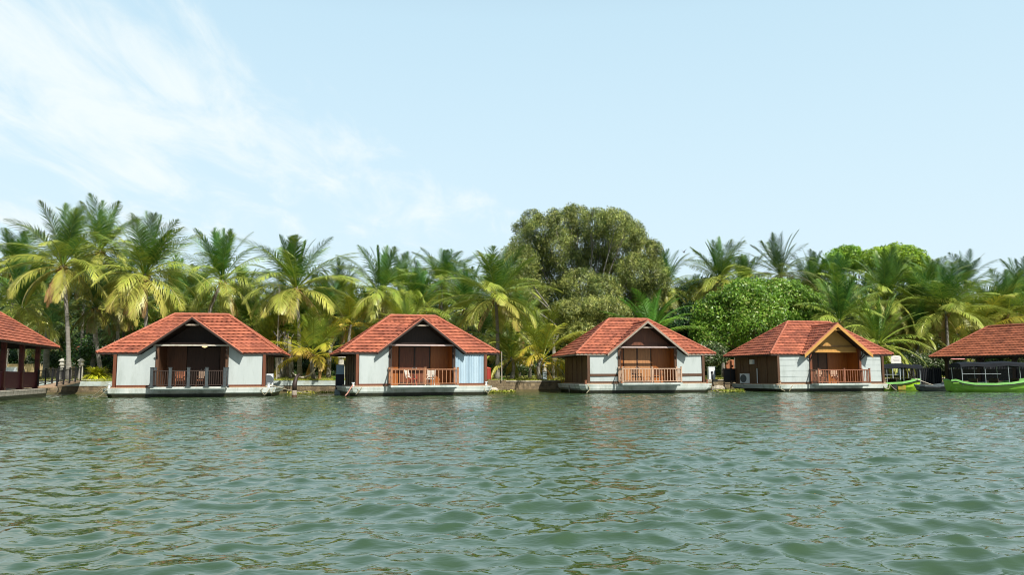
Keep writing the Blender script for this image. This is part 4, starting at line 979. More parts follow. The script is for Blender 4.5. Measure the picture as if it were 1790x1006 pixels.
tag(b.build('garden_wall', M['path'], loc=(WX(1568, 82), 82, 1.1)), 'low pale garden wall beyond the black bar fence', 'wall')
b = MB(); b.box(-.22, .22, -.2, .2, 0, 1.1); b.box(.25, .5, -.2, .2, 0, 1.1); b.box(-.26, .54, -.22, .22, 1.1, 1.16)
tag(b.build('utility_box', M['panelblue'], loc=(WX(1562, 80), 80, 1.2)), 'pale blue utility box on the lawn below the cream sign', 'box')
root = empty('parasol', (WX(1660, 82), 82, 1.2), 0, 'faded pink parasol under the left end of the right pavilion', 'parasol')
b = MB(); b.lathe([(1.25, 1.55), (1.2, 1.62), (.6, 1.95), (.05, 2.1)], 10); b.build('canopy', M['pink'], root)
b = MB(); b.tube([(0, 0, 0), (0, 0, 1.98)], .03, 6); b.build('pole', M['metal'], root)

# huts far left
def hut(px, D, w, h, rh, label):
    x = WX(px, D); root = empty('hut', (x, D, ground_z(x, D)), 0, label, 'hut', 'small red-roofed huts behind the palms')
    b = MB(); b.box(-w / 2, w / 2, 0, 3, 0, h); b.build('wall', M['hutwall'], root)
    t = MB(); W = w + 1.0
    for O, U, V in (((-W / 2, -.5, h - .05), (1, 0, 0), (0, 2, rh)), ((W / 2, 3.5, h - .05), (-1, 0, 0), (0, -2, rh))):
        roof_face(t, O, U, V, 0, math.hypot(2, rh), lambda v: v * .3, lambda v: W - v * .3, seed=int(px))
    t.build('roof', M['tile'], root)
    d = MB(); d.box(-.4, .4, -.03, -.002, 0, 1.9); d.build('door', M['wood_dark'], root)
    d = MB(); d.box(.8, 1.5, -.03, -.002, .9, 1.7); d.build('window', M['black'], root)
hut(150, 92, 3.2, 2.6, 1.0, 'small red-roofed hut visible between the palm trunks left of the leftmost cottage')
hut(196, 84, 3.6, 2.0, .9, 'small low red-roofed hut just behind the left eave of the leftmost cottage')
b = MB(); b.box(-4.6, 3.2, -.1, .1, 0, 1.15); b.box(-4.65, 3.25, -.15, .15, 1.15, 1.25)
tag(b.build('garden_wall', M['hutwall'], loc=(WX(45, 76), 76, 1.3)), 'ochre garden wall seen through the left pavilion', 'wall')
root = empty('bench', (WX(16, 66), 66, 1.2), 0, 'white garden bench seen through the left pavilion', 'bench')
b = MB(); b.box(-.7, .7, -.2, .25, .42, .48); b.build('seat', M['acwhite'], root)
b = MB(); b.box(-.7, .7, .25, .3, .55, .95); b.build('backrest', M['acwhite'], root)
for s_ in (-.6, .6): b = MB(); b.box(s_ - .05, s_ + .05, -.2, .28, 0, .42); b.build('leg', M['acwhite'], root)
# bird
b = MB()
b.tube([(-.16, 0, 0), (-.08, 0, .03), (.05, 0, .04), (.14, 0, .05), (.2, 0, .04)], [.02, .05, .06, .045, .01], 8)
for s_ in (-1, 1):
    b.face([(-.05, 0, .05), (.08, 0, .06), (.02, s_ * .18, .22), (-.08, s_ * .16, .2)]); b.face([(-.08, s_ * .16, .2), (.02, s_ * .18, .22), (-.1, s_ * .38, .3)])
b.face([(-.14, -.02, 0), (-.14, .02, 0), (-.28, .05, -.02), (-.28, -.05, -.02)])
o = tag(b.build('bird', M['bird'], loc=(WX(1199, 60), 60, WZ(1199, 441, 60))), 'small dark bird flying in the sky right of the big tree', 'bird'); o.rotation_euler = (0, 0, .9); o.scale = (.8, .8, .8)

# ================================================================== VEGETATION
def frond(V, Fc, A, rng, origin, az, el0, L, droop, age, leaf=0.95, n=36, wid=0.085, curl=1.0, hang=0.0):
    """one feather frond: rachis plus leaflets; appended to the lists"""
    K = 11; pts = [np.array(origin, float)]; dirs = []
    h = np.array([math.cos(az), math.sin(az), 0.0]); up = np.array([0, 0, 1.0]); bend = rng.normal(0, .25)
    for i in range(K):
        s = (i + .5) / K; e = el0 - droop * s ** 1.35; a2 = az + bend * s * s
        hh = np.array([math.cos(a2), math.sin(a2), 0.0]); d = hh * math.cos(e) + up * math.sin(e); dirs.append(d)
        pts.append(pts[-1] + d * (L / K))
    pts = np.array(pts); roll = rng.normal(0, .35)
    # rachis
    for i in range(K):
        d = dirs[i]; sd = np.cross(d, up); sd /= max(1e-6, np.linalg.norm(sd)); w0 = .05 * (1 - i / K) + .012; w1 = .05 * (1 - (i + 1) / K) + .012
        b = len(V); uu = np.cross(sd, d)
        V += [pts[i] - sd * w0, pts[i] + uu * w0, pts[i] + sd * w0, pts[i + 1] + sd * w1, pts[i + 1] + uu * w1, pts[i + 1] - sd * w1]
        Fc += [(b, b + 1, b + 4, b + 5), (b + 1, b + 2, b + 3, b + 4)]; A += [min(1, age + .12)] * 2
    for j in range(n):
        s = .16 + .84 * (j + .3 * rng.random()) / n; f = s * K; i = min(K - 1, int(f)); t = f - i
        P = pts[i] * (1 - t) + pts[i + 1] * t; d = dirs[i]
        sd = np.cross(d, up); nn = np.linalg.norm(sd); sd = sd / nn if nn > 1e-4 else np.array([1., 0, 0]); uu = np.cross(sd, d)
        prof = max(.12, math.sin(math.pi * min(1, .10 + .88 * s)) ** .6) * (1.0 if s < .85 else 1.0 - (s - .85) * 2.2)
        ll = leaf * prof * (L / 4.4); sweep = .45 + .75 * s + rng.normal(0, .08)
        for sg in (-1, 1):
            if rng.random() < .05 + .12 * age: continue
            ca, sa = math.cos(roll), math.sin(roll)
            side = sd * sg * ca + uu * (sg * sa)
            lift = .35 * (1 - age) - .15
            dd = side * math.cos(sweep) + d * math.sin(sweep) + uu * lift; dd /= np.linalg.norm(dd)
            l = ll * (.85 + .3 * rng.random())
            g = (.35 + .75 * age + hang) * curl
            p1 = P + dd * l * .5 - up * l * .10 * g; d2 = dd - up * g * 1.0; d2 /= np.linalg.norm(d2); p2 = p1 + d2 * l * .55
            wv = np.cross(dd, uu); wn = np.linalg.norm(wv); wv = (wv / wn if wn > 1e-4 else d) * wid * .5 * (1.1 - .3 * s)
            b = len(V); V += [P - wv * .5, P + wv * .5, p1 + wv, p1 - wv, p2]
            Fc += [(b, b + 1, b + 2, b + 3), (b + 3, b + 2, b + 4, b + 4)]
            av = min(1, max(0, age + rng.normal(0, .07) + (.1 if s > .8 else 0))); A += [av, min(1, av + .05)]
    return pts

def crown_mesh(name, seed, matl, nf=26, L=4.4, ages=(0.0, 0.85), el=(82, -38), leaf=0.95, n=36, dry=3, curl=1.0, wid=.085, droopk=1.0, age_pow=1.2):  # crowns
    rng = np.random.default_rng(seed); V = []; Fc = []; A = []
    az = rng.random() * 6.28
    for i in range(nf):
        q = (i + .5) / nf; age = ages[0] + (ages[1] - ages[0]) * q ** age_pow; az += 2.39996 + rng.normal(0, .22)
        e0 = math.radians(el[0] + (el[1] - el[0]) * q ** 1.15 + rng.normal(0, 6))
        droop = math.radians(14 + 60 * min(1, q * 1.7) + rng.normal(0, 9)) * droopk
        if e0 - droop < math.radians(-88): droop = e0 + math.radians(88)
        l = L * (.74 + .46 * math.sin(math.pi * min(1, .16 + q * .74))) * (1 + rng.normal(0, .06))
        frond(V, Fc, A, rng, (.12 * math.cos(az), .12 * math.sin(az), -.45 * q), az, e0, l, droop, age, leaf, n, wid, curl)
    for i in range(dry):
        az = rng.random() * 6.28; frond(V, Fc, A, rng, (.1 * math.cos(az), .1 * math.sin(az), -.5), az, math.radians(-45), L * .75, math.radians(38), .98, leaf * .7, n - 8, wid * .8, 1.2, .6)
    V = np.array(V); Fq = np.array(Fc)
    # triangles were written as quads with a doubled corner: split
    tri = Fq[:, 2] == Fq[:, 3]; A = np.array(A)
    me = bpy.data.meshes.new(name)
    fl = [tuple(int(z) for z in f[:3]) if t else tuple(int(z) for z in f) for f, t in zip(Fq, tri)]
    me.from_pydata(V.tolist(), [], fl); me.materials.append(matl)
    at = me.attributes.new('v', 'FLOAT', 'FACE'); at.data.foreach_set('value', A.astype(np.float32)); me.update()
    return me
CR = {}
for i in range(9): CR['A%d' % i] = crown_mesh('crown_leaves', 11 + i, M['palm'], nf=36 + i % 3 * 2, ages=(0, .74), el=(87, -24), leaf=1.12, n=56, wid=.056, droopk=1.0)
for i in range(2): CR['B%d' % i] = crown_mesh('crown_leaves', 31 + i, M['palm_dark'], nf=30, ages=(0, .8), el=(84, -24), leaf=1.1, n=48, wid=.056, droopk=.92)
for i in range(3): CR['Y%d' % i] = crown_mesh('crown_leaves', 41 + i, M['palm_yellow'], nf=21, ages=(0, .75), el=(86, 5), dry=1, n=50, wid=.06, leaf=1.05, age_pow=1.0)
CR['G0'] = crown_mesh('crown_leaves', 51, M['palm_bright'], nf=22, L=3.6, ages=(0, .8), el=(85, 20), dry=0, n=50, leaf=.85, wid=.06, droopk=.9)
CR['F0'] = crown_mesh('crown_leaves', 61, M['palm'], nf=46, L=3.3, ages=(.12, .62), el=(88, -25), dry=0, n=42, leaf=.62, wid=.05, curl=.8)
CR['F1'] = crown_mesh('crown_leaves', 62, M['palm'], nf=34, L=3.2, ages=(.1, .7), el=(85, -10), dry=1, n=40, leaf=.6, wid=.05, curl=1.2)

PGR = 'coconut palms behind the cottages'
prng = random.Random(77); PK = [(i * 4 + i // 9) % 9 for i in range(90)]
def palm(kind, px, py, D, r_px, base_px, label, name='coconut_palm', cat='palm', trunk_r=.17, tilt=(0, 0), rz=None, group=PGR, nuts=True):
    """crown centre seen at px,py; r_px is the reach of the fronds"""
    py += 17 if px < 420 else 9; x, z = WX(px, D), WZ(px, py, D); bx = WX(base_px, D); gz = ground_z(bx, D) - .05
    root = empty(name, (bx, D, gz), 0, label, cat, group)
    base = 4.4 * .92 if kind[0] not in 'FG' else 3.3 * .92
    s = (r_px * D / F_PX) / base
    h = z - gz; dx = x - bx; bow = prng.uniform(-.35, .35)
    if h > .8:
        t = MB(); P_ = []; Rr = []; n = max(6, int(h / .45))
        for i in range(n + 1):
            q = i / n; P_.append((dx * (q ** 1.5) + bow * math.sin(math.pi * q) * .8, bow * .5 * math.sin(math.pi * q), h * q))
            Rr.append(trunk_r * (1.5 - 1.1 * min(1, q * 5) * .35 - .45 * q) * (1.06 if i % 2 else .96) * (1.25 if q > .97 else 1))
        t.tube(P_, Rr, 9); t.build('trunk', M['trunk'], root, smooth=True)
    kind = 'A%d' % PK.pop() if kind[0] == 'A' else kind; c = bpy.data.objects.new('crown', CR[kind]); COL.objects.link(c); c.parent = root
    c.location = (dx, 0, h + .1); q_ = prng.uniform(.9, 1.1); c.scale = (s * 1.02 / q_, s * 1.02 / q_, s * 1.0 * q_); c.rotation_euler = (tilt[0] + prng.uniform(-.11, .11), tilt[1] + prng.uniform(-.13, .13), prng.random() * 6.28 if rz is None else rz)
    if nuts and kind[0] in 'AB' and D < 80:
        b = MB(); q = random.Random(int(px))
        for i in range(11):
            a = q.random() * 6.28; rr_ = .22 + .16 * q.random(); cx, cy, cz = rr_ * math.cos(a), rr_ * math.sin(a), -.35 - .45 * q.random(); k = .13
            base_i = len(b.v); m1 = 5
            b.lathe([(.03, cz - k * 1.2), (k * .8, cz - k * .7), (k, cz), (k * .75, cz + k * .75), (.03, cz + k * 1.1)], 7, (cx, cy))
        o = b.build('coconuts', M['husk'], root, smooth=True); o.location = (dx, 0, h + .1)
    return root
PALMS = [
 ('A0', 18, 455, 74, 68, 10, 'coconut palm with a dense green top at the far left edge'),
 ('A1', 103, 445, 63, 92, 124, 'tall coconut palm with bare grey trunk coming down beside the two left stone lanterns'),
 ('A2', 168, 418, 74, 76, 165, 'coconut palm peeping over the right shoulder of the tall palm by the lanterns'),
 ('A3', 248, 462, 64, 96, 250, 'tall coconut palm with golden drooping fronds directly above the left slope of the leftmost cottage'),
 ('A4', 35, 520, 66, 72, 45, 'coconut palm with yellowed drooping fronds over the left pavilion roof'),
 ('B0', 165, 520, 67, 66, 182, 'dark shaded coconut palm with a slim trunk reaching the ground beside the golden shrub'),
 ('A2', 385, 472, 70, 80, 352, 'coconut palm with an upright tuft above the ridge of the leftmost cottage'),
 ('A0', 345, 520, 76, 66, 330, 'lower bushy coconut palm behind the gable of the leftmost cottage'),
 ('A4', 516, 492, 66, 90, 525, 'tallest coconut palm standing above the gap between the two left cottages'),
 ('A1', 505, 540, 72, 60, 508, 'coconut palm half hidden under the crown of the tallest palm in the left gap'),
 ('B1', 592, 512, 84, 56, 600, 'small distant dark coconut palm left of the curtained cottage roof'),
 ('A3', 662, 503, 70, 74, 660, 'coconut palm with arching yellow-green fronds above the left slope of the curtained cottage'),
 ('A0', 772, 487, 80, 62, 770, 'distant coconut palm with ragged spiky top above the gable of the curtained cottage'),
 ('A2', 728, 530, 72, 66, 724, 'coconut palm with a large upright green frond behind the ridge of the curtained cottage'),
 ('A1', 866, 512, 66, 86, 868, 'full dark-centred coconut palm touching the left side of the big olive tree'),
 ('A3', 815, 530, 76, 66, 812, 'coconut palm crowded between the spiky one and the full dark-centred one'),
 ('Y0', 715, 575, 63, 62, 716, 'young yellow-green palm with upright fronds just above the curtained cottage'),
 ('Y1', 946, 618, 66.5, 84, 944, 'young golden-green palm with tall upright fronds beside the squat lantern, left of the third cottage'),
 ('F1', 893, 615, 67.5, 66, 893, 'low feathery grey-green palm leaning over the lawn right of the curtained cottage'),
 ('Y2', 548, 612, 64, 78, 552, 'low palm with bright yellow arching fronds standing in the gap between the two left cottages'),
 ('Y0', 612, 560, 69, 66, 610, 'yellow-fronded palm behind the left eave of the curtained cottage'),
 ('A0', 1165, 495, 88, 56, 1165, 'coconut palm emerging from the right flank of the big olive tree'),
 ('A2', 1262, 480, 84, 64, 1262, 'coconut palm behind the round bright tree, leftmost of the row over its top'),
 ('A4', 1305, 490, 88, 56, 1308, 'coconut palm behind the round bright tree, second of the row over its top'),
 ('B0', 1368, 470, 88, 62, 1370, 'dark coconut palm with star-like crown above the centre of the round bright tree'),
 ('B1', 1422, 478, 98, 46, 1424, 'small distant dark coconut palm right of the star-crowned one'),
 ('A1', 1464, 492, 88, 54, 1464, 'coconut palm with brown-centred crown in front of the left lobe of the lime-green tree'),
 ('A3', 1468, 550, 73, 76, 1470, 'broad coconut palm spreading over the right side of the round bright tree'),
 ('A4', 1552, 515, 80, 72, 1552, 'coconut palm with dark green fronds below the lime-green tree'),
 ('A0', 1612, 530, 80, 68, 1606, 'coconut palm between the lime-green tree and the right pavilion roof'),
 ('B0', 1693, 486, 104, 50, 1694, 'distant dark blue-green palm standing alone against the sky near the right edge'),
 ('A2', 1655, 535, 77, 78, 1652, 'coconut palm whose upright fronds rise left of the distant dark one'),
 ('Y1', 1712, 572, 84, 84, 1712, 'bright yellow-green palm right behind the left slope of the right pavilion'),
 ('A1', 1608, 580, 78, 52, 1600, 'coconut palm with a visible dark trunk between the ochre-gabled cottage and the right pavilion'),
 ('A3', 1765, 535, 84, 66, 1768, 'coconut palm behind the right pavilion ridge beside the right edge'),
 ('B1', 1792, 510, 92, 60, 1792, 'dark coconut palm cut by the right edge of the view'),
 ('A4', 1740, 560, 90, 60, 1742, 'coconut palm low behind the pavilion ridge, just under the antenna mast'),
 ('F0', 1533, 592, 71, 74, 1533, 'large fluffy grey-green date palm directly behind the ochre gable'),
 ('G0', 1138, 575, 68, 66, 1138, 'short fresh green palm rising behind the ridge of the third cottage'),
 ('A2', 440, 560, 74, 60, 438, 'coconut palm filling the space behind the right slope of the leftmost cottage'),
 ('Y2', 470, 590, 68, 50, 468, 'small yellowish palm at the right eave of the leftmost cottage'),
 ('B0', 90, 560, 76, 62, 88, 'dark shaded coconut palm between the left pavilion and the trunk by the lanterns'),
 ('B1', 215, 545, 78, 66, 212, 'dark shaded coconut palm behind the ridge end of the leftmost cottage'),
 ('A3', 645, 560, 77, 62, 642, 'coconut palm low behind the left hip of the curtained cottage'),
 ('A0', 1215, 520, 96, 44, 1215, 'small distant coconut palm in the dip between the olive tree and the round bright tree'),
 ('A4', 303, 505, 82, 62, 300, 'coconut palm half lost behind the golden-fronded one above the leftmost cottage'),
 ('A3', 62, 505, 82, 66, 60, 'coconut palm squeezed between the two leftmost tall ones'),
 ('B0', 140, 470, 84, 66, 142, 'dark green palm filling the space behind the tall lantern-side palm'),
 ('A0', 208, 500, 74, 70, 210, 'coconut palm with arching fronds just left of the golden-fronded one'),
 ('A1', 425, 515, 84, 60, 424, 'coconut palm right of the upright-tufted one, its fronds touching the pale sky gap'),
 ('A2', 570, 545, 76, 66, 572, 'coconut palm between the tallest gap palm and the curtained cottage'),
 ('A4', 700, 500, 84, 58, 700, 'coconut palm just right of the arching yellow-green one above the curtained cottage'),
 ('B1', 845, 575, 74, 62, 846, 'dark low coconut palm behind the right slope of the curtained cottage'),
 ('A3', 905, 565, 76, 56, 906, 'low coconut palm at the left foot of the big olive tree'),
 ('A1', 1580, 560, 82, 66, 1582, 'coconut palm over the right slope of the ochre-gabled cottage'),
 ('A3', 1650, 580, 86, 62, 1648, 'coconut palm just left of the bright yellow-green one by the right pavilion'),
 ('A2', 1640, 490, 98, 50, 1640, 'smaller far coconut palm right of the lime green crown'),
 ('A4', 1425, 520, 90, 60, 1425, 'coconut palm rising from the right shoulder of the round bright tree'),
 ('A1', 1520, 535, 92, 60, 1520, 'coconut palm in the shade under the lime-green tree trunk'),
]
for q in PALMS:
    kw = {}
    if q[0][0] == 'F': kw = dict(name='date_palm')
    palm(*q, **kw)

# ---- broadleaf crowns: leaf-sized faces through a lobed volume
def leaves_mesh(name, seed, lobes, n, size, matl, kind='leaf', inner=.45, up=.35, tone=None):
    """lobes: (x,y,z, rx,ry,rz)"""
    rng = np.random.default_rng(seed); L = np.array(lobes, float)
    w = (L[:, 3] * L[:, 4] + L[:, 3] * L[:, 5] + L[:, 4] * L[:, 5]); w /= w.sum()
    # clumps on the lobes, leaves in the clumps
    nc = max(30, n // 38); li = rng.choice(len(L), nc, p=w)
    d = rng.normal(size=(nc, 3)); d[:, 2] = np.abs(d[:, 2]) * (.75 if kind == 'needle' else 1.0) * (0 if kind == 'needle' else 1) + d[:, 2] * (1.0 if kind == 'needle' else .5) + (.25 if kind == 'needle' else -.12); d /= np.linalg.norm(d, axis=1)[:, None]
    r = inner + (1 - inner) * rng.random(nc) ** .45
    cp = L[li, :3] + d * L[li, 3:] * r[:, None]; cs = (.10 + .10 * rng.random(nc)) * np.mean(L[li, 3:], axis=1) + size * 1.2
    tonec = rng.normal(0, .22, nc)
    k = rng.integers(0, nc, n); off = rng.normal(size=(n, 3)); off /= np.maximum(1, np.linalg.norm(off, axis=1))[:, None]
    P = cp[k] + off * cs[k][:, None] * np.array([1, 1, 1.25 if kind == 'needle' else .75])
    s = size * (.65 + .7 * rng.random(n))
    nr = d[k] * .8 + rng.normal(size=(n, 3)) * .65 + np.array([0, -.1, up]); nr /= np.linalg.norm(nr, axis=1)[:, None]
    t = rng.normal(size=(n, 3)); 
    if kind == 'needle': t = rng.normal(size=(n, 3)) * .45 * (1 + 0 * nc) + np.array([0, 0, .25]) * np.sign(rng.random((n, 1)) - .35) * 2 + d[k] * .5
    t -= (t * nr).sum(1)[:, None] * nr; t /= np.linalg.norm(t, axis=1)[:, None]; b = np.cross(nr, t)
    asp = .17 if kind == 'needle' else .46
    if kind == 'needle': s = s * 2.2
    V = np.stack([P - t * s[:, None] * .5, P + b * s[:, None] * asp * .5 + t * 0, P + t * s[:, None] * .5, P - b * s[:, None] * asp * .5], 1)
    V[:, 1] += nr * (s * .06)[:, None]; V[:, 3] += nr * (s * .06)[:, None]
    Fq = np.arange(4 * n).reshape(n, 4); A = np.clip(.5 + tonec[k] + rng.normal(0, .2, n), 0, 1)
    if tone is not None: A = np.clip(A + tone, 0, 1)
    hi = rng.random(n) < .03; A[hi] = 1.0
    return V.reshape(-1, 3), Fq, A
def limbs(root, seed, base_r, h0, lobes, m_='bark', lean=(0, 0)):
    rng = random.Random(seed); t = MB()
    fork = Vector((lean[0], lean[1], h0)); t.tube([(0, 0, -.3), (lean[0] * .3, lean[1] * .3, h0 * .5), fork], [base_r * 1.35, base_r, base_r * .85], 9)
    for (x, y, z, rx, ry, rz) in lobes:
        e = Vector((x, y, z)); m1 = fork.lerp(e, .5) + Vector((rng.uniform(-.4, .4), rng.uniform(-.4, .4), .3)); r = base_r * .5
        t.tube([fork, m1, e], [r, r * .6, r * .3], 6)
        for _ in range(4):
            q = e + Vector((rng.uniform(-1, 1) * rx * .7, rng.uniform(-1, 1) * ry * .7, rng.uniform(-.1, .8) * rz)); mm = m1.lerp(e, rng.uniform(.3, .9))
            t.tube([mm, mm.lerp(q, .5) + Vector((0, 0, .2)), q], [r * .3, r * .2, .015], 4)
    return t.build('trunk', M[m_], root, smooth=True)
def tree(px, D, lobes_px, n, size, matl, label, name='broadleaf_tree', cat='tree', kind='leaf', trunk_r=.25, seed=1, depth=.8, bark='bark', h0f=.4, group=None, inner=.45, trunk=True, tone=None):
    """lobes_px: (px, py, rpx_x, rpx_y[, dD])"""
    bx = WX(px, D); gz = ground_z(bx, D) - .05; root = empty(name, (bx, D, gz), 0, label, cat, group)
    m_px = D / F_PX; lob = []
    for l in lobes_px:
        dd = l[4] if len(l) > 4 else 0; Dm = D + dd; k = Dm / F_PX
        lob.append((WX(l[0], Dm) - bx, dd, WZ(l[0], l[1], Dm) - gz, l[2] * k, (l[2] + l[3]) * .5 * k * depth, l[3] * k))
    V, Fq, A = leaves_mesh('crown', seed, lob, n, size, matl, kind, inner, tone=tone)
    np_mesh('crown', V, Fq, A, matl, root)
    if trunk:
        zs = min(l[2] for l in lob); limbs(root, seed, trunk_r, max(.3, zs * h0f), lob, bark)
    return root
# the big olive-coloured tree
rq = random.Random(3)
casl = []
for cx, cy, rx in [(905, 465, 34), (925, 432, 30), (950, 400, 26), (985, 392, 26), (1012, 380, 22), (1045, 388, 24), (1080, 392, 26), (1105, 412, 26), (1130, 445, 26), (1142, 480, 24), (940, 455, 30), (975, 430, 30),
        (1010, 425, 28), (1050, 425, 30), (1085, 440, 30), (1110, 475, 30), (920, 495, 32), (960, 485, 34), (1000, 465, 30), (1040, 462, 32), (1075, 485, 30), (900, 520, 30), (935, 535, 34), (975, 525, 34),
        (1015, 505, 34), (1055, 515, 32), (1095, 515, 32), (1130, 520, 28), (1150, 465, 14), (905, 550, 30), (1110, 550, 32), (892, 492, 20), (1068, 378, 16), (930, 382, 16), (1152, 500, 22), (1158, 535, 24), (1168, 560, 22), (880, 470, 14), (1145, 435, 14), (1120, 415, 15), (912, 398, 14), (1100, 392, 13), (1000, 368, 12), (970, 376, 12)]:
    casl.append((cx, cy, rx * 1.08, rx * .98, rq.uniform(-4.5, 3.0)))
tree(1015, 86, casl, 240000, .135, M['leaf_cas'], 'huge olive-green casuarina with a domed crown behind the gap left of the third cottage', name='casuarina_tree', kind='needle', trunk_r=.26, seed=4, depth=.9, h0f=.45, bark='trunk', inner=.62)
tree(1035, 74, [(1000, 545, 38, 17), (1045, 540, 42, 16), (1075, 552, 28, 18), (1020, 580, 46, 32, 1), (1065, 590, 40, 34, 1)], 60000, .13, M['leaf_cas'], 'smaller weeping olive tree in front of the huge olive-green one', name='weeping_tree', kind='needle', trunk_r=.2, seed=6, tone=.12)
tree(1325, 76, [(1260, 555, 42, 42), (1310, 530, 52, 42, -1), (1370, 530, 50, 38, 0), (1405, 560, 34, 40, 0), (1330, 575, 70, 48, -2), (1265, 600, 45, 36, -1), (1300, 512, 28, 20, 1), (1235, 585, 24, 40, 0), (1355, 510, 30, 18), (1422, 545, 24, 30, 1), (1438, 580, 18, 26, 1), (1285, 515, 16, 14, -1), (1340, 503, 15, 12), (1392, 512, 16, 13), (1228, 562, 16, 16), (1408, 528, 18, 14), (1250, 530, 16, 16)], 62000, .25, M['leaf_bright'],
     'large round bright green leafy tree filling the gap between the third and fourth cottages', seed=9, trunk_r=.28, inner=.5)
tree(1225, 92, [(1200, 530, 34, 26), (1235, 515, 36, 26), (1260, 505, 34, 24), (1215, 565, 36, 36)], 20000, .28, M['leaf_dark'], 'dark green leafy tree behind the left shoulder of the round bright tree', seed=12)
tree(1195, 80, [(1195, 575, 34, 34), (1225, 560, 30, 30), (1180, 600, 30, 24)], 15000, .25, M['leaf_dark'], 'dark low tree behind the right slope of the third cottage', seed=13)
tree(1570, 108, [(1572, 455, 48, 24), (1538, 462, 30, 24), (1604, 468, 24, 28), (1575, 485, 46, 22), (1550, 446, 18, 12), (1590, 445, 20, 12), (1620, 482, 14, 16)], 26000, .38, M['leaf_lime'], 'lime green tree with a broad flat-topped crown standing above the palms on the right', seed=15, inner=.5)
tree(1492, 112, [(1490, 444, 20, 14), (1478, 462, 30, 24), (1508, 468, 24, 22), (1500, 452, 14, 12)], 13000, .38, M['leaf_lime'], 'smaller lime green tree crown joined to the left side of the broad lime green one', seed=16, inner=.4)
tree(1755, 86, [(1755, 540, 36, 26), (1785, 520, 26, 30)], 12000, .28, M['leaf_bright'], 'bright leafy tree behind the ridge of the right pavilion', seed=17)
tree(300, 78, [(290, 560, 30, 26), (262, 575, 30, 20)], 9000, .22, M['leaf_bright'], 'bright green rounded tree peeping over the left slope of the leftmost cottage', seed=18)
tree(505, 70, [(510, 560, 32, 26), (490, 580, 30, 26)], 9000, .2, M['leaf_bright'], 'fine-leaved green tree between the tall palm and the right slope of the leftmost cottage', seed=19, kind='needle')
# shrubs
def shrub(px, D, py_top, wpx, label, matl, size=.16, n=5000, seed=0, name='shrub', cat='shrub', kind='leaf', tone=None, group='shrubs along the shore garden'):
    bx = WX(px, D); gz = ground_z(bx, D); yb = horizon(px) + (CAM_H - gz) * F_PX / D; hp = yb - py_top; rr_ = random.Random(seed)
    lob = [(px + wpx * rr_.uniform(-.28, .28), py_top + hp * rr_.uniform(.42, .62), wpx * rr_.uniform(.22, .34), hp * rr_.uniform(.35, .45)) for _ in range(4)] + [(px, py_top + hp * .55, wpx * .4, hp * .5)]
    return tree(px, D, lob, n, size, matl, label, name, cat, kind, .06, seed, .8, 'bark', .25, group, .35, tone=tone)
SHR = [
 (1238, 71, 598, 62, 'pale-leaved frangipani bush right behind the right eave of the third cottage', 'leaf_plum', .2, 7000),
 (1222, 73, 622, 40, 'darker lower bush left of the frangipani by the third cottage', 'leaf_plum', .18, 3500),
 (1588, 74, 612, 46, 'light green bush behind the canopy of the lime boat', 'leaf_plum', .2, 5000),
 (1625, 75, 618, 54, 'large-leaved green bush above the dark fence screen', 'leaf_plum', .22, 6000),
 (1668, 84, 604, 60, 'pale-flowering bush under the left eave of the right pavilion', 'leaf_plum', .22, 6000),
 (1555, 78, 605, 36, 'bright bush directly behind the cream sign', 'leaf_lime', .2, 4000),
 (1725, 86, 615, 70, 'light green bush seen between the posts of the right pavilion', 'leaf_plum', .22, 7000),
 (1780, 84, 618, 60, 'light green bush seen through the right end of the right pavilion', 'leaf_plum', .22, 6000),
 (885, 72, 618, 36, 'white-flecked bush behind the thin pole right of the curtained cottage', 'leaf_plum', .17, 4500),
 (915, 74, 628, 30, 'low bush behind the feathery palm on the lawn', 'leaf_plum', .17, 3000),
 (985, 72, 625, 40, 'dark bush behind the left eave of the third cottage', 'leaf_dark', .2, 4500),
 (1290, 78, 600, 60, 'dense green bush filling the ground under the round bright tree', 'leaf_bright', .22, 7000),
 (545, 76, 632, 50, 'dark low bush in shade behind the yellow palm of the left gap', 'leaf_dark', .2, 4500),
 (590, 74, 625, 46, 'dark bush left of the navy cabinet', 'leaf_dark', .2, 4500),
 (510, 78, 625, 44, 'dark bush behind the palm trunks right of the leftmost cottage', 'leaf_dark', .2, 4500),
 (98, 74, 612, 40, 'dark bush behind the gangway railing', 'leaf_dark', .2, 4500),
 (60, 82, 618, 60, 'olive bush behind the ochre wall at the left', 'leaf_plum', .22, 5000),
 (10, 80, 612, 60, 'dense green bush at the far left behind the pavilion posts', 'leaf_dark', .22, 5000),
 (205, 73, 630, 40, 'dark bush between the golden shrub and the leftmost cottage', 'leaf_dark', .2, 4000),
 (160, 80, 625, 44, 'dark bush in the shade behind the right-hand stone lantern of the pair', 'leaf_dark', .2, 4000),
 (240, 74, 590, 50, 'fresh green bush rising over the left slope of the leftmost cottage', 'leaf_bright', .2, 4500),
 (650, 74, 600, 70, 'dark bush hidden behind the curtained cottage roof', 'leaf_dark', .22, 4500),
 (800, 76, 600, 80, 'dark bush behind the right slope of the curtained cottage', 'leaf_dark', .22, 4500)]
for i, (px, D, pt, w, lb, mm, sz, n) in enumerate(SHR): shrub(px, D, pt, w, lb, M[mm], sz, n, seed=100 + i)
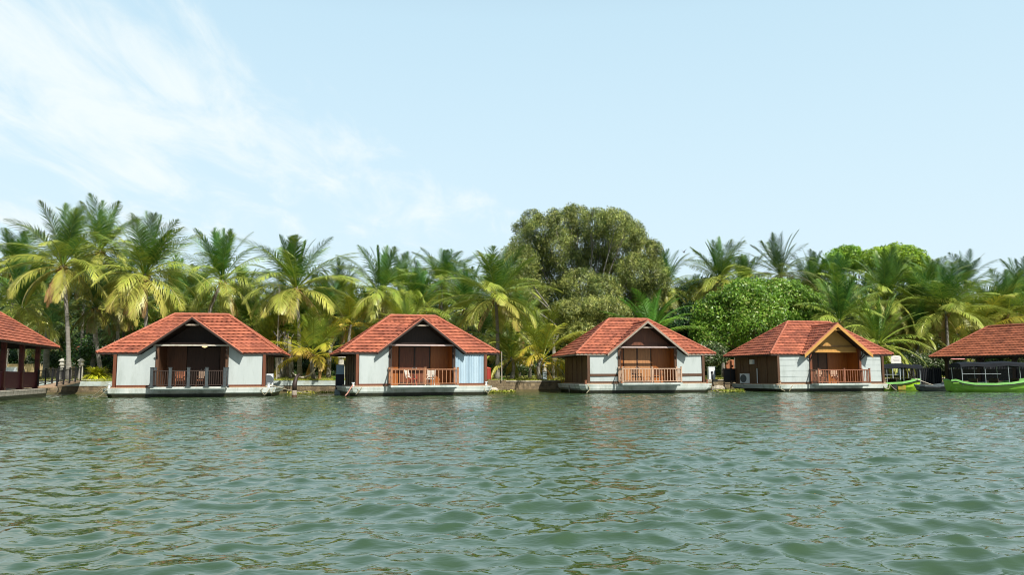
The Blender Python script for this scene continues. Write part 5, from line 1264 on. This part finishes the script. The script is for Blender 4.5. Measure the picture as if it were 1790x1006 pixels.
# golden grass-like shrub by the lanterns
def spiky(px, D, r, label, matl, nb=240, name='shrub'):
    bx = WX(px, D); rng = np.random.default_rng(int(px)); V = []; Fq = []
    for i in range(nb):
        az = rng.random() * 6.283; e = math.radians(12 + 72 * rng.random()); l = r * (.8 + .35 * rng.random()); h = np.array([math.cos(az), math.sin(az), 0]); o_ = h * .15 * rng.random() * r
        p0 = o_; p1 = o_ + (h * math.cos(e) + np.array([0, 0, math.sin(e)])) * l * .6; p2 = p1 + (h * math.cos(e - .9) + np.array([0, 0, math.sin(e - .9)])) * l * .5
        s_ = np.array([-h[1], h[0], 0]) * .055 * r; b = len(V)
        V += [p0 - s_ * .5, p0 + s_ * .5, p1 + s_, p1 - s_, p2 + s_ * .2, p2 - s_ * .2]; Fq += [(b, b + 1, b + 2, b + 3), (b + 3, b + 2, b + 4, b + 5)]
    o = np_mesh(name, np.array(V), np.array(Fq), rng.random(len(Fq)), matl); o.location = (bx, D, ground_z(bx, D) - .03)
    return tag(o, label, 'shrub')
spiky(173, 64.5, 1.15, 'glowing golden-yellow spiky shrub left of the leftmost cottage', M['leaf_yellow'], 420)
spiky(878, 64.3, .4, 'small spiky green plant on the lawn near the red bin', M['palm_bright'], 60, 'lawn_plant')
spiky(588, 62.3, .35, 'small leafy plant on the lawn left of the navy cabinet', M['palm_bright'], 60, 'lawn_plant')
# hanging dry frond by the left gap and lying driftwood
rng = np.random.default_rng(9); V, Fc, A = [], [], []
P0 = (WX(560, 62.8), 62.8, ground_z(WX(560, 62.8), 62.8))
frond(V, Fc, A, rng, (0, 0, 1.6), math.pi * 1.02, math.radians(38), 3.4, math.radians(88), .93, .95, 44, .08, 1.3, .9)
Vn = np.array(V); 
b = MB(); 
for f, a in zip(Fc, A):
    q = list(dict.fromkeys(f)); b.face([Vn[i] for i in q], a)
b.tube([(0, 0, -.1), (.02, 0, .8), (0, 0, 1.65)], [.14, .12, .1], 8, a=1.0)
tag(b.build('bent_palm', M['palm_yellow'], loc=P0), 'stubby palm with one big dry frond bent down over the lawn in the left gap', 'palm')
b = MB(); b.tube([(-.9, 0, .55), (-.5, 0, .22), (0, 0, .12), (.5, 0, .3), (.9, 0, .8), (.95, 0, 1.0)], [.03, .07, .09, .08, .05, .02], 7)
tag(b.build('driftwood', M['path'], loc=(WX(532, 63.2), 63.2, ground_z(WX(532, 63.2), 63.2)), smooth=True), 'curved pale driftwood branch lying under the bent dry frond', 'driftwood')
# bare trunks in shade
for i, (px, D, h, r, lb) in enumerate([(486, 66, 3.4, .22, 'stout grey bare trunk nearest the right eave of the leftmost cottage'), (494, 67.5, 3.6, .26, 'thickest grey bare trunk in the left gap, second from the cottage'), (511, 66.5, 3.2, .22, 'grey bare trunk third from the leftmost cottage, right of the thickest one'),
        (575, 66, 2.8, .2, 'leaning grey trunk with a flared foot left of the navy cabinet'), (966, 70, 3.2, .14, 'slim bare trunk in the shade right of the squat lantern'), (972, 72, 3.4, .12, 'thinnest bare trunk beside the left eave of the third cottage'), (925, 71, 2.4, .16, 'short reddish trunk behind the feathery palm'), (84, 70, 4.2, .28, 'thick shaded trunk directly behind the gangway railing')]):
    b = MB(); x = WX(px, D); b.tube([(0, 0, -.2), (.03, 0, .3), (.1 * math.sin(i * 2.3), 0, h * .5), (.3 * math.sin(i * 2.3), .1, h)], [r * 1.3, r, r * .85, r * .7], 9)
    for k in range(5):
        a_ = k * 1.3 + i; b.tube([(.3 * math.sin(i * 2.3), .1, h - .2), (.3 * math.sin(i * 2.3) + .5 * math.cos(a_), .1 + .5 * math.sin(a_), h + .5)], [.05, .02], 5)
    tag(b.build('tree_trunk', M['trunk'], loc=(x, D, ground_z(x, D)), smooth=True), lb, 'tree trunk', 'bare trunks in the shade')
# far wood closing the view behind the palms: countless leaves
def far_wood():
    rng = np.random.default_rng(21); tops = [(-60, 450), (60, 460), (200, 480), (330, 510), (400, 530), (430, 555), (450, 540), (520, 510), (620, 515), (760, 515), (860, 520), (960, 540), (1100, 540), (1180, 545), (1260, 530), (1400, 510), (1480, 505), (1600, 520), (1650, 535), (1750, 545), (1860, 530)]
    lob = []
    for px in np.arange(-160, 1960, 34):
        D = 104 + 10 * math.sin(px * .05) + rng.normal(0, 3); yt = np.interp(px, [a for a, _ in tops], [b for _, b in tops]) + rng.normal(0, 6); k = D / F_PX
        z1 = WZ(px, yt, D)
        for f in (.85, .6, .35, .12): lob.append((WX(px, D) , D - (1 - f) * 5, z1 * f, 34 * k * .9, 3.2, z1 * .22))
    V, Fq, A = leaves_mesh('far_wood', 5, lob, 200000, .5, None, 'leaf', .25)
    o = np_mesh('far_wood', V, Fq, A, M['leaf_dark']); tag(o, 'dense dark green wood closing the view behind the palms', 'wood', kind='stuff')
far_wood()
def wooded_rise():
    xs = np.arange(-170, 175, 3.0); V = []; rows = [(112, -.5), (118, 8.2), (128, 12.4), (150, 13.4), (400, 13.0)]
    for j, (y, z) in enumerate(rows):
        for x in xs: V.append((x * (1 + max(0, y - 128) / 200), y + 3 * math.sin(x * .13), z + (1.0 * math.sin(x * .21) + .7 * math.sin(x * .53 + 1)) * (j > 0) - .045 * max(0, abs(x) - 60) * (j > 0)))
    n = len(xs); Fq = np.array([(r * n + c, r * n + c + 1, (r + 1) * n + c + 1, (r + 1) * n + c) for r in range(len(rows) - 1) for c in range(n - 1)])
    mt = mat('forest_floor', (0.020, 0.040, 0.010), (0.045, 0.07, 0.018), rough=.9, scale=1.5, detail=9, bump=1.0, bscale=2.5)
    tag(np_mesh('hill', np.array(V), Fq, None, mt, smooth=True), kind='structure')
wooded_rise()
def understorey():
    rng = np.random.default_rng(22); lob = []
    for px in np.arange(-80, 1880, 26):
        D = 82 + 6 * math.sin(px * .031) + rng.normal(0, 2); x = WX(px, D)
        if D < shore(max(-130, min(140, x)))[0] + 5: D = shore(x)[0] + 6
        k = D / F_PX; h = 2.2 + 1.6 * rng.random(); lob.append((x, D, 1.3 + h * .5, 26 * k, 1.6, h * .55))
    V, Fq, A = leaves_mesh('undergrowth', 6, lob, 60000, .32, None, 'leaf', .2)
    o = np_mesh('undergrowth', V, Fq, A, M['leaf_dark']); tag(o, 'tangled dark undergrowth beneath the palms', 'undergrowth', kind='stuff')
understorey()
# grass blades on the lawn edge
def grass():
    rng = np.random.default_rng(4); n = 26000; xs = rng.uniform(-38, 48, n); V = np.zeros((n, 3, 3)); d = rng.random(n) ** 1.8 * 9 + .15
    for i in range(n):
        x = xs[i]; y = shore(x)[0] + d[i]; z = ground_z(x, y) - .01; h = .05 + .09 * rng.random(); a = rng.random() * 6.28; w = .03; l = rng.normal(0, .04, 2)
        V[i] = [(x - w * math.cos(a), y - w * math.sin(a), z), (x + w * math.cos(a), y + w * math.sin(a), z), (x + l[0], y + l[1], z + h)]
    o = np_mesh('grass', V.reshape(-1, 3), np.arange(3 * n).reshape(n, 3), rng.random(n), M['grassb']); tag(o, 'short yellow-green grass of the shore lawn', 'grass', kind='stuff')
grass()
def weeds(name, px0, px1, D, n, label, spread=.5):
    rng = np.random.default_rng(int(px0)); V = []; Fq = []
    for i in range(n):
        px = rng.uniform(px0, px1); y = D + rng.normal(0, spread); x = WX(px, D); az = rng.random() * 6.28; h = .05 + .16 * rng.random() ** 2; r = .10 + .08 * rng.random()
        c = np.array([x, y, .02]); u = np.array([math.cos(az), math.sin(az), .25 * rng.random()]) * r; v = np.array([-math.sin(az), math.cos(az), 0]) * r * .5; b = len(V)
        t = np.array([0, 0, h])
        V += [c, c + u * .6 + v + t, c + u * 1.3 + t * .8, c + u * .6 - v + t]; Fq.append((b, b + 1, b + 2, b + 3))
    o = np_mesh(name, np.array(V), np.array(Fq), rng.random(len(Fq)), M['weed']); return tag(o, label, 'water weeds', kind='stuff')
weeds('floating_weeds', 1247, 1293, 60.5, 420, 'yellow-green floating water weeds between the third and fourth cottages')
weeds('floating_weeds', 508, 552, 58.8, 240, 'yellow floating weeds beside the mooring stump')
weeds('floating_weeds', 855, 898, 60.6, 300, 'tan debris and weeds floating below the landing steps')
weeds('floating_weeds', 560, 590, 59.5, 60, 'a few yellow leaves floating left of the navy cabinet')
